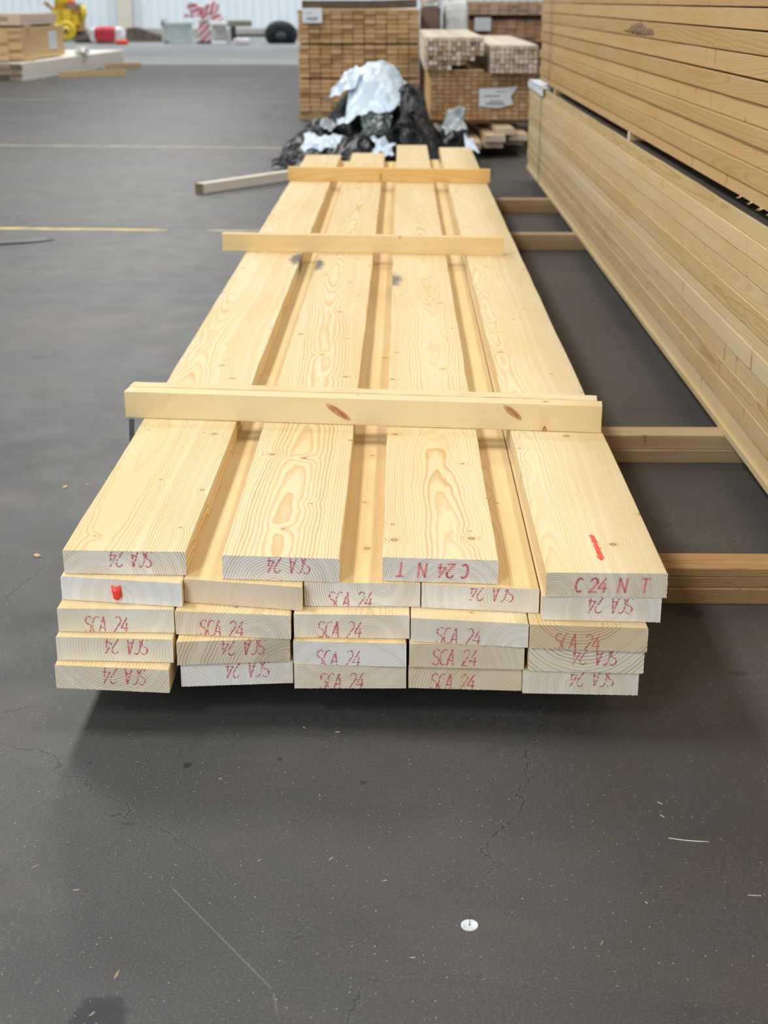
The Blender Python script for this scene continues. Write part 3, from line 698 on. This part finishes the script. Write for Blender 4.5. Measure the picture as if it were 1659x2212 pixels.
# two bundles of light slats on the low stack
meC = box_plank(.034, 3.4, .033, .002); PK = [(.80, .66, .54), (.76, .60, .46), (.84, .72, .60), (.68, .52, .38), (.82, .70, .62)]; PKT = [(.80, .74, .66), (.78, .72, .62)]
endstack('slat', .185, 12.42, ZB + .024, 13, 7, .0385, .0372, meC, 'pale slat in the wide bundle, %s row up, %s from the tall stack', 'slat', 'slats of the wide bundle', PKT, PK, jy=.07, jx=.0012, jz=.002, skip={(c, r) for r in range(3) for c in range(13) if c > 12 - (3 - r) * 2 or (r < 1 and c > 5)}, jr=.006)
endstack('slat', .735, 12.32, ZB + .002, 10, 6, .0390, .0372, meC, 'pale slat in the narrow bundle, %s row up, %s from the wide bundle', 'slat', 'slats of the narrow bundle', PKT, PK, jy=.03, jx=.0012, jz=.002, jr=.006)
# timber packs further back
meD = box_plank(.118, 3., .052)
endstack('board', .85, 19.4, .72, 10, 5, .125, .0545, meD, 'reddish board in the far lower pack, %s row up, %s from the wrapped pack', 'board', 'boards of the far lower pack', OR, [(.50, .31, .20), (.55, .36, .25), (.46, .28, .17)], jx=.002)
endstack('board', .62, 19.3, 1.055, 11, 3, .125, .0545, meD, 'pinkish board in the far upper pack, %s row up, %s from the wrapped pack', 'board', 'boards of the far upper pack', OR, [(.62, .45, .34), (.66, .50, .40), (.58, .42, .30)], jx=.002)
for (z, h, n_) in ((0, .70, 0), (.997, .055, 1)):
    for q in range(2):
        o = put('bearer', box_plank(.1, 1.3, h), None, (.72, 19.55 + q * 1.5, z + .001), (0, 0, -math.pi / 2)); tag(o, ['front', 'rear'][q] + [' tall timber support under the far lower pack', ' bearer between the two far packs'][n_], 'bearer', ['supports under the far packs', 'bearers between the far packs'][n_]); grain(o, tint=(.2, .13, .08), end=(.2, .13, .08))
paper('paper_label', .935, 19.3, .86, .21, .16, 'bluish paper label on the far lower pack', ())

# brown crate side and a wrapped pack behind the bundles
b = MB(); b.box(.225, .445, 17.2, 18.4, .0, 1.15); b.box(.22, .45, 17.17, 17.2, .90, .96)
tag(b.obj('brown_pack', plain('dull_brown_board', (.20, .125, .095), .8, .2, 5.)), 'dull brown pack standing behind the wide slat bundle', 'pack')
def lumpy(name, c, s, mat, label, cat, seed, amp=.18, nu=22, nv=14, sq=.5, freq=2.2):
    b = MB(); vs = []; ss = lambda v: math.copysign(abs(v) ** sq, v)
    for j in range(nv + 1):
        ph = -math.pi / 2 + math.pi * j / nv
        for i in range(nu):
            th = 2 * math.pi * i / nu
            p = Vector((ss(math.cos(ph)) * ss(math.cos(th)), ss(math.cos(ph)) * ss(math.sin(th)), ss(math.sin(ph))))
            k = 1 + amp * (mnoise.noise(p * freq + Vector((seed, seed * 2, 0))) + .5 * abs(mnoise.noise(p * freq * 2.7 + Vector((0, seed, 3)))))
            z = c[2] + s[2] * p.z * k
            vs.append((c[0] + s[0] * p.x * k, c[1] + s[1] * p.y * k, max(z, c[2] - s[2])))
    b.add(vs, [(j * nu + i, j * nu + (i + 1) % nu, (j + 1) * nu + (i + 1) % nu, (j + 1) * nu + i) for j in range(nv) for i in range(nu)])
    o = b.obj(name, mat)
    if label: tag(o, label, cat)
    return o
FILMW = plain('white_film', (.72, .73, .70), .35, .12, 9., bump=.3)
lumpy('wrapped_pack', (.63, 17.6, .62), (.145, .3, .60), FILMW, 'white film-wrapped pack standing behind the slat bundles', 'pack', 3, .05, sq=.25)
lumpy('film_wad', (.33, 17.45, 1.215), (.11, .14, .06), FILMW, 'crumpled white film lying on the dull brown pack', 'plastic film', 8, .3)

# ================================================================== HEAP OF PLASTIC SHEETS
def mound(x, y):
    g = lambda cx, cy, sx, sy, h: h * math.exp(-((x - cx) / sx) ** 2 - ((y - cy) / sy) ** 2)
    return max(0., max(g(-.22, 12.15, .40, .62, .60), g(-.62, 11.55, .27, .55, .27), g(.08, 11.4, .26, .5, .36), g(.42, 11.6, .30, .5, .26), g(-.2, 11.2, .5, .5, .22)) - .012)
def crump(p, f, seed):
    v = Vector((p[0] * f + seed, p[1] * f * .8, seed * 1.7))
    a = 1 - 2 * abs(mnoise.noise(v)); c = 1 - 2 * abs(mnoise.noise(v * 2.3 + Vector((5, 1, 2)))); d = mnoise.noise(v * 5.)
    return a * .6 + c * .35 + d * .2
BLK = plain('black_film', (.010, .011, .014), .42, .3, 10.); WHT = plain('bluish_white_film', (.62, .74, .86), .32, .10, 6.)
BLK.node_tree.nodes['Principled BSDF'].inputs['Specular IOR Level'].default_value = .2
GRN = plain('dark_green_film', (.018, .045, .035), .35, .3, 8.); GRY = plain('grey_film', (.30, .34, .37), .3, .2, 8.)
def sheet(name, pts, mat, label, lift, amp, f, seed, n=34, m_=26, curl=0.):
    """a crumpled sheet laid over the mound; pts = four floor corners"""
    b = MB(); a, c, d, e = [Vector(p) for p in pts]; vs = []
    for j in range(m_ + 1):
        for i in range(n + 1):
            u, v = i / n, j / m_
            p = (a * (1 - u) + c * u) * (1 - v) + (e * (1 - u) + d * u) * v
            w_ = Vector((mnoise.noise(Vector((p.x * 4, p.y * 4, seed))), mnoise.noise(Vector((p.x * 4, p.y * 4, seed + 9))))) * .07
            p = p + w_
            ed = min(u, 1 - u, v, 1 - v)
            z = mound(p.x, p.y) + lift + amp * (crump(p, f, seed) * .5 + .5) + (curl * max(0, .12 - ed) / .12)
            vs.append((p.x, p.y, max(.003, z)))
    k = n + 1
    b.add(vs, [(j * k + i, j * k + i + 1, (j + 1) * k + i + 1, (j + 1) * k + i) for j in range(m_) for i in range(n)])
    o = b.obj(name, mat); tag(o, label, 'plastic sheet', 'sheets of the plastic heap')
    md = o.modifiers.new('thick', 'SOLIDIFY'); md.thickness = .003; md.offset = 1
    return o
sheet('plastic_sheet', ((-.96, 10.62), (.62, 10.75), (.16, 12.9), (-.85, 13.0)), BLK, 'large crumpled black sheet spread under the whole plastic heap', .0, .11, 4.6, 2., 90, 72)
sheet('plastic_sheet', ((-.50, 11.20), (-.02, 11.32), (.08, 12.10), (-.42, 12.05)), WHT, 'biggest bluish white sheet draped over the top of the heap', .085, .15, 4.2, 11., 44, 36)
sheet('plastic_sheet', ((-.60, 11.80), (-.40, 11.74), (-.34, 11.98), (-.56, 12.06)), WHT, 'small bluish white flap sticking up beside the biggest white sheet', .20, .10, 6., 21., 20, 16)
sheet('plastic_sheet', ((-.74, 10.80), (-.50, 10.66), (-.42, 10.86), (-.70, 11.12)), WHT, 'white sheet low on the heap at the open floor side', .085, .11, 7., 31., 24, 20)
sheet('plastic_sheet', ((-.24, 10.52), (-.04, 10.52), (-.02, 10.74), (-.22, 10.80)), WHT, 'small white sheet at the foot of the heap behind the pile', .075, .12, 9., 41., 20, 16)
sheet('plastic_sheet', ((.48, 10.85), (.58, 10.9), (.57, 11.15), (.49, 11.2)), WHT, 'narrow white strip of sheet at the aisle side of the heap', .09, .08, 8., 51., 16, 16)
sheet('plastic_sheet', ((-.36, 10.78), (-.10, 10.85), (-.08, 11.15), (-.30, 11.15)), GRN, 'dark green crumpled sheet below the biggest white sheet', .10, .12, 7., 61., 24, 20)
sheet('plastic_sheet', ((.36, 11.1), (.50, 11.2), (.48, 11.6), (.36, 11.55)), GRY, 'grey crumpled sheet between the black folds at the aisle side', .09, .12, 6., 71., 20, 20)
sheet('plastic_sheet', ((.0, 10.98), (.20, 11.02), (.14, 11.5), (-.02, 11.5)), BLK, 'black sheet folded upright in the middle of the heap', .10, .20, 4., 81., 24, 24)
sheet('plastic_sheet', ((-.64, 11.28), (-.55, 11.2), (-.52, 11.42), (-.62, 11.5)), GRY, 'small grey sheet among the black folds at the open floor side', .06, .08, 7., 91., 16, 16)

# timber offcut and strap on the floor beyond the pile
o = across('batten', (-1.335, 9.742), (-.62, 10.76), 0, .075, .066, 'weathered grey-white batten lying askew on the floor beyond the pile', 'loose timber on the floor', (.78, .74, .68), (.25, .19, .12), 150, .3)
o['label'] = 'weathered grey-white batten lying askew on the floor beyond the pile'
o = across('batten', (-1.00, 11.62), (-.82, 11.35), 0, .06, .025, 'short board scrap on the floor beside the plastic heap', 'loose timber on the floor', (.50, .40, .28), seed=151)
def ribbon(name, pts, wd, mat, label, cat, th=.002):
    b = MB(); vs = []
    for i, p in enumerate(pts):
        p = Vector(p); q = Vector(pts[min(i + 1, len(pts) - 1)]) - Vector(pts[max(i - 1, 0)]); nn = Vector((-q.y, q.x, 0)).normalized() * wd / 2
        vs += [p - nn, p + nn, p - nn + Vector((0, 0, th)), p + nn + Vector((0, 0, th))]
    b.add(vs, [f for i in range(len(pts) - 1) for f in ((4*i + 2, 4*i + 6, 4*i + 7, 4*i + 3), (4*i, 4*i + 4, 4*i + 6, 4*i + 2), (4*i + 1, 4*i + 3, 4*i + 7, 4*i + 5))])
    return tag(b.obj(name, mat), label, cat)
NAVY = plain('navy_strap', (.03, .045, .085), .4, .2, 20.)
ribbon('strap', [(-1.25, 9.54, .001), (-1.19, 9.72, .001), (-1.0, 9.98, .001), (-.80, 10.26, .001), (-.70, 10.4, .001)], .022, NAVY, 'navy strap lying on the floor along the weathered batten', 'strap')
ribbon('plastic_strip', [(-2.25, 7.60, .001), (-2.1, 7.67, .004), (-1.98, 7.74, .001), (-1.93, 7.80, .001)], .10, plain('dark_plate', (.035, .037, .04), .4, .2, 10.), 'dark flat strip lying on the floor in front of the bright yellow line', 'plastic strip', .004)

# ================================================================== FAR LEFT TIMBER
WPT = (.90, .89, .86)
def longpack(name, x, y, z, nlay, ncol, wd, h, L, rot, label, cat, group, tint, end, seed):
    me = box_plank(wd - .003, L, h - .002, .003); rg = random.Random(seed); c_, s_ = math.cos(rot), math.sin(rot)
    for r in range(nlay):
        for c in range(ncol):
            dx = -(c + .5) * wd; dy = rg.uniform(-.05, .05)
            o = put(name, me, None, (x + dx * c_ - dy * s_, y + dx * s_ + dy * c_, z + r * h + .001), (0, 0, rot))
            tag(o, label % (ORD[r], ORD[c]), cat, group); k = rg.uniform(.93, 1.05); grain(o, (.03, -.04), .006, .2, .1, [min(.9, v * k) for v in tint], end)
RT = -math.atan2(.465, 6.55)
longpack('white_board', -6.118, 23.88, .0, 6, 6, .20, .046, 6.55, RT, 'white board in the long white pack, %s layer up, %s from its aisle side', 'board', 'boards of the white pack', WPT, (.36, .28, .22), 1)
longpack('tan_board', -6.20, 24.3, .30, 9, 4, .22, .056, 2.6, RT * .6, 'tan board above the white boards, %s layer up, %s from its aisle side', 'board', 'boards of the tan pack', (.74, .53, .28), (.66, .48, .27), 2)
for q in range(2):
    o = put('bearer', box_plank(.08, 1.0, .022), None, (-7.1 + .02 * q, 24.6 + 1.9 * q, .2785), (0, 0, -math.pi / 2)); tag(o, ['front', 'rear'][q] + ' bearer between the white boards and the tan pack', 'bearer', 'bearers below the tan pack'); grain(o, tint=(.5, .36, .18), end=(.5, .36, .18))
for q in range(2):
    o = put('bearer', box_plank(.08, .95, .034), None, (-7.08 + .02 * q, 24.7 + 1.6 * q, .3 + .504 + .001), (0, 0, -math.pi / 2)); tag(o, ['front', 'rear'][q] + ' bearer on top of the tan pack', 'bearer', 'bearers above the tan pack'); grain(o, tint=(.5, .36, .18), end=(.5, .36, .18))
longpack('pale_board', -6.22, 24.45, .842, 3, 4, .21, .06, 2.2, RT * .6, 'pale pinkish board above the tan pack, %s layer up, %s from its aisle side', 'board', 'boards of the thin pack', (.74, .62, .52), (.70, .58, .48), 3)
b = MB(); b.box(0, .004, 0, .5, 0, .30); tag(b.obj('paper_label', PAPER, None, False, (-6.165 + .035, 25.9, .42), (0, 0, RT * .6)), 'white paper hanging on the side of the tan pack', 'label')
lumpy('film_wad', (-5.93, 27.6, .345), (.09, .30, .06), FILMW, 'white film bunched on the white boards beside the tan pack', 'plastic film', 5, .3)
# two round-ended poles beneath
for q, (x0, y0, x1, y1, lab) in enumerate(((-5.75, 24.95, -4.73, 25.5, 'tan timber with a white painted end on the floor before the white boards'), (-5.6, 28.0, -5.0, 28.5, 'tan timber poking out from under the white boards'))):
    o = across('batten', (x0, y0), (x1, y1), 0, .10, .10, lab, 'timbers beside the white boards', (.52, .40, .24), (.80, .80, .80), 160 + q)

# ================================================================== THINGS ALONG THE FAR WALL
YL = plain('yellow_enamel', (.70, .50, .03), .35, .15, 4.); OC = plain('ochre_rusty_paint', (.46, .24, .04), .6, .3, 5.); DK = plain('dark_rubber', (.025, .025, .027), .6, .2, 5.); BR = plain('brown_hood', (.22, .17, .11), .6, .2, 5.)
RD = plain('red_print', (.62, .04, .06), .5, .15, 6.); WT = plain('white_plastic', (.78, .79, .80), .45, .06, 5.); ORG = plain('orange_plastic', (.85, .09, .03), .4, .1, 5.)
mx, my = -10.45, 47.0
mc = empty('yellow_machine', (mx, my, 0)); tag(mc, 'yellow wheeled machine with ochre body standing by the far wall', 'machine')
b = MB(); b.box(-.45, .42, -.3, .5, .32, 1.0); b.obj('body', OC, mc)
for (x0_, x1_, z0_, z1_) in ((-.42, -.14, .5, .95), (-.10, .16, .62, .96), (.2, .4, .5, .8)):
    b = MB(); b.box(x0_, x1_, -.36, -.30, z0_, z1_); b.obj('side_panel', YL, mc)
b = MB(); b.cyl((-.12, .1, 1.0), (-.12, .1, 1.55), .32, .28, 18); b.cyl((-.12, .1, 1.55), (-.12, .1, 1.65), .28, .08, 18); b.obj('tank', YL, mc, True)
b = MB(); b.box(.0, .42, -.32, .3, .95, 1.12); b.obj('hood', BR, mc)
b = MB(); b.box(.05, .25, -.2, .1, 1.12, 1.19); b.obj('cap', RD, mc)
for (x, y, z, r_, ax) in ((.02, -.45, .34, .30, (0, 1, 0)), (.50, -.25, .86, .24, (.8, .6, 0)), (-.45, -.35, .42, .24, (.6, 1, 0))):
    b = MB(); b.torus((x, y, z), ax, r_ * .72, r_ * .28); wl = b.obj('wheel', YL, mc, True)
    a_ = Vector(ax).normalized() * .07; b = MB(); b.cyl(Vector((x, y, z)) - a_, Vector((x, y, z)) + a_, r_ * .5, None, 18); b.obj('disc', YL, wl, True)
    b = MB(); a_ = a_ * 1.5; b.cyl(Vector((x, y, z)) - a_, Vector((x, y, z)) + a_, r_ * .2, None, 12); b.obj('hub', DK, wl, True)
b = MB(); b.cyl((-.40, 0, .9), (-.62, -.1, 1.12), .05); b.cyl((-.62, -.1, 1.12), (-.62, -.3, 1.14), .06); b.obj('handle', OC, mc, True)
b = MB(); b.box(-.4, .45, -.25, .5, .05, .32); b.cyl((-.3, -.3, .08), (-.3, .5, .08), .08); b.cyl((.3, -.3, .08), (.3, .5, .08), .08); b.obj('skid', DK, mc)
bgp = lumpy('printed_bag', (-8.78, 44.6, .24), (.52, .3, .24), WT, 'white plastic bag with red print lying by the far wall', 'bag', 2, .12, sq=.45)
pr = lumpy('red_print', (0, 0, 0), (.40, .302, .235), RD, None, None, 2, .10, sq=.45); pr.parent = bgp; pr.location = (-8.80, 44.58, .25)
lumpy('orange_bag', (-8.17, 43.6, .07), (.17, .12, .07), ORG, 'small orange plastic bag on the floor in front of the printed bag', 'bag', 4, .2)
BRN = plain('brown_debris', (.11, .085, .065), .9, .35, 5., bump=.4)
b = MB(); vs = [(-8.7, 46.6, 0), (-7.2, 46.6, 0), (-7.2, 47.2, 0), (-8.7, 47.2, 0), (-8.7, 46.65, .40), (-8.3, 46.65, .43), (-7.3, 46.65, .12), (-7.3, 47.15, .12), (-8.3, 47.15, .43), (-8.7, 47.15, .40)]
b.add(vs, [(0, 1, 6, 5, 4), (1, 2, 7, 6), (2, 3, 9, 8, 7), (3, 0, 4, 9), (4, 5, 8, 9), (5, 6, 7, 8)]); tag(b.obj('tarpaulin', BRN), 'dark brown tarpaulin heap sloping down beside the printed bag', 'tarpaulin')
lumpy('dirt_heap', (-9.5, 45.6, .12), (.45, .3, .12), BRN, 'low brown heap of dirt between the yellow machine and the printed bag', 'dirt heap', 6, .3)
GLS = plain('cloudy_plastic', (.55, .64, .64), .4, .08, 4.); STONE = plain('pale_stone', (.56, .56, .53), .7, .12, 5.)
cr = empty('plastic_crate', (-6.78, 45.2, 0)); tag(cr, 'cloudy grey-green plastic crate standing by the far wall', 'crate')
b = MB(); b.box(-.38, .42, -.3, .3, .06, .52); b.obj('body', GLS, cr); b = MB(); b.box(-.42, .46, -.34, .34, .52, .60); b.obj('rim', GLS, cr)
b = MB(); b.box(-.42, -.34, -.34, .34, 0, .70); b.obj('side_post', STONE, cr); b = MB(); b.box(.34, .42, -.30, .30, 0, .06); b.obj('foot', GLS, cr)
def stripes(name):
    m, t, bs = newmat(name); tc = t.node('ShaderNodeTexCoord').outputs['Object']; c = t.sep(tc)
    f = t.m('GREATER_THAN', t.m('FRACT', t.m('MULTIPLY', t.m('ADD', t.m('MULTIPLY', c[0], -1.), c[2]), 4.6)), .5)
    t.put(bs.inputs['Base Color'], t.mix(f, (.80, .78, .80), (.68, .10, .15))); bs.inputs['Roughness'].default_value = .45; return m
STR = stripes('red_white_stripes')
bp = empty('warning_board', (-5.90, 44.8, 0)); tag(bp, 'red and white striped warning board tied with a tape bow', 'warning sign')
b = MB(); b.box(-.17, .17, -.03, .03, .06, .66); b.obj('panel', STR, bp); b = MB(); b.box(-.22, .22, -.16, .16, 0, .06); b.obj('foot', DK, bp)
b = MB(); b.cyl((0, .05, .06), (0, .05, .9), .03); b.obj('pole', STONE, bp, True)
for (x, z, sx, sz, ry) in ((-.24, .98, .27, .17, 25), (.22, 1.0, .25, .17, -28), (.02, .84, .17, .17, 0), (.32, .78, .27, .11, 18), (-.38, .80, .22, .05, -8)):
    b = MB(); n = 16; vs = []
    for i in range(n + 1):
        a = math.pi * 2 * i / n; x_ = sx * math.cos(a); z_ = sz * math.sin(a) * (1 + .15 * math.sin(3 * a))
        vs += [(x_, -.06 + .03 * math.sin(2 * a), z_), (x_, .06 + .03 * math.cos(3 * a), z_ * 1.1)]
    b.add(vs, [(2*i, 2*i + 2, 2*i + 3, 2*i + 1) for i in range(n)] + [tuple(2 * i for i in range(n))])
    b.obj('tape_loop', STR, bp, False, (x, -.02, z), (0, R(ry), 0))
ps = empty('white_stand', (-5.36, 43.9, 0)); tag(ps, 'pale waisted stand beside the striped warning board', 'stand')
b = MB(); b.cyl((0, 0, 0), (0, 0, .10), .26, .20, 18); b.obj('foot', WT, ps, True); b = MB(); b.cyl((0, 0, .10), (0, 0, .34), .17, .10, 18); b.cyl((0, 0, .34), (0, 0, .52), .10, .22, 18); b.obj('column', STONE, ps, True)
b = MB(); b.cyl((0, 0, .52), (0, 0, .62), .27, .27, 18); b.obj('top', WT, ps, True)
b = MB(); b.box(-.07, .07, -.05, .05, 0, .5, M=Matrix.Translation((.28, .1, 0)) @ Matrix.Rotation(R(-20), 4, 'Y')); b.obj('brace', STONE, ps)
be = empty('steel_bench', (-5.05, 47.3, 0)); tag(be, 'low bench with a thick ochre-grey top and black frame by the far wall', 'bench')
b = MB(); b.box(-.45, .30, -.2, .2, .44, .62); b.obj('top', plain('ochre_grey', (.20, .19, .13), .6, .15, 5.), be)
b = MB(); b.box(-.34, -.20, -.12, .12, 0, .44); b.obj('leg', DK, be); b = MB(); b.box(-.20, .95, -.1, .1, .15, .22); b.obj('rail', DK, be); b = MB(); b.box(.85, .95, -.1, .1, 0, .15); b.obj('leg', DK, be)
lumpy('pink_white_bag', (-4.66, 43.6, .09), (.25, .15, .09), plain('pinkish_film', (.74, .66, .70), .4, .1, 8.), 'crumpled pinkish white bag on the floor before the bench', 'bag', 12, .25)
tr = empty('tyre', (-3.62, 44.9, 0)); tag(tr, 'black tyre leaning low by the far wall beside the tall stack', 'tyre')
b = MB(); b.torus((0, 0, .25), (0, .75, .66), .34, .16, 30, 12); b.obj('tread', DK, tr, True)
b = MB(); b.cyl((0, -.06, .20), (0, .06, .30), .22, None, 20); b.obj('rim', plain('grey_rim', (.25, .27, .29), .4, .15, 5., metal=.4), tr, True)

# ================================================================== SMALL THINGS ON THE FLOOR
pn = empty('disc_nail', (.101, 1.692, 0)); tag(pn, 'white plastic disc lying on the floor with its thin nail sticking up', 'disc nail')
DISC = plain('milky_plastic', (.66, .72, .78), .35, .04, 100.)
b = MB(); n = 36
rr = [(0, .0012), (.0100, .0012), (.0108, .0022), (.0122, .0022), (.0122, .0)]
vs = [(r_ * math.cos(2 * math.pi * i / n), r_ * math.sin(2 * math.pi * i / n), z) for r_, z in rr[1:] for i in range(n)] + [(0, 0, .0012)]
b.add(vs, [(k * n + i, (k + 1) * n + i, (k + 1) * n + (i + 1) % n, k * n + (i + 1) % n) for k in range(3) for i in range(n)] + [(4 * n, i, (i + 1) % n) for i in range(n)])
b.obj('disc', DISC, pn, True)
for q in range(6):
    a = R(q * 60 + 12); b = MB(); b.box(.0072, .0100, -.0005, .0005, .0012, .0019, M=Matrix.Rotation(a, 4, 'Z')); b.obj('rib', WT, pn)
b = MB(); b.cyl((0, 0, .0012), (.0006, .002, .019), .00055, .00045, 8); b.cyl((0, 0, .001), (0, 0, .002), .0013, .001, 10); b.obj('nail', plain('nail_steel', (.10, .09, .08), .4, .1, 100., metal=.6), pn, True)
SPL = plain('pale_splinter', (.72, .64, .48), .6, .15, 90.)
def splinter(x, y, L, ang, wd, label, bow=0., grp='wood splinters on the floor'):
    b = MB(); n = 8; vs = []
    for i in range(n + 1):
        u = i / n; h = wd / 2 * (math.sin(math.pi * min(1, max(0, u * .94 + .03))) ** .5); yy = bow * math.sin(math.pi * u)
        vs += [(L * (u - .5), yy - h, .0002), (L * (u - .5), yy, .0002 + wd * .7), (L * (u - .5), yy + h, .0002)]
    b.add(vs, [f for i in range(n) for f in ((3*i, 3*i + 3, 3*i + 4, 3*i + 1), (3*i + 1, 3*i + 4, 3*i + 5, 3*i + 2))])
    tag(b.obj('splinter', SPL, None, False, (x, y, 0), (0, 0, R(ang))), label, 'splinter', grp)
splinter(.452, 1.914, .062, -9, .0016, 'longest bowed wood splinter lying on the bare floor', -.002)
splinter(.283, 1.655, .014, 66, .0013, 'straight splinter on the floor, second from the disc nail', .0)
splinter(-.378, 1.578, .020, 80, .0032, 'wide pale splinter beside the large oil spot')
splinter(-.395, 1.500, .010, 55, .0022, 'short splinter lying on the large oil spot')
splinter(-.103, 1.856, .0095, 50, .0016, 'short splinter on the bare floor below the middle of the pile')
splinter(.521, 1.769, .02, -3, .0012, 'thin splinter on the browner floor near the longest one')
for q, (x, y, a, L) in enumerate(((.426, 2.022, -50, .011), (.423, 1.983, -52, .010), (-.212, 1.851, 40, .007), (-.474, 1.771, 15, .009), (-.55, 1.83, 45, .008), (-.13, 2.04, -70, .006), (.21, 1.93, 60, .006), (-.02, 1.80, 15, .007), (.02, 1.62, 5, .008), (-.30, 2.09, 20, .006), (.36, 1.75, -60, .006), (-.17, 2.27, -55, .008), (-.11, 2.255, 5, .008))):
    splinter(x, y, L, a, .0011, 'tiny pale splinter scattered on the bare floor before the pile')
def chip(x, y, s, label, seed):
    rg = random.Random(seed); b = MB(); n = 9
    base = [(s * rg.uniform(.6, 1) * math.cos(2 * math.pi * i / n), s * .6 * rg.uniform(.6, 1) * math.sin(2 * math.pi * i / n)) for i in range(n)]
    b.add([(p, q, .0006 + .25 * p) if p > 0 else (p, q, .0006) for p, q in base] + [(p * .9, q * .9, s * .22 + (.25 * p if p > 0 else 0)) for p, q in base],
          [tuple(range(n)), tuple(range(n, 2 * n))] + [(i, (i + 1) % n, (i + 1) % n + n, i + n) for i in range(n)])
    tag(b.obj('wood_chip', plain('chip_wood', (.56, .40, .26), .7, .2, 150.), None, False, (x, y, 0), (0, 0, rg.uniform(0, 3))), label, 'wood chip', 'wood chips on the floor')
chip(-.853, 3.10, .013, 'curled tan wood chip on the floor at the end of a crack', 1)
chip(-.90, 3.60, .011, 'dull wood chip on the floor near the wet mark', 2)
chip(-.845, 3.625, .006, 'small pale chip beside the dull wood chip', 3)
lumpy('film_wad', (-.93, 11.22, .035), (.05, .05, .035), FILMW, 'small white wad of film on the floor beside the plastic heap', 'plastic film', 7, .3, 12, 8)
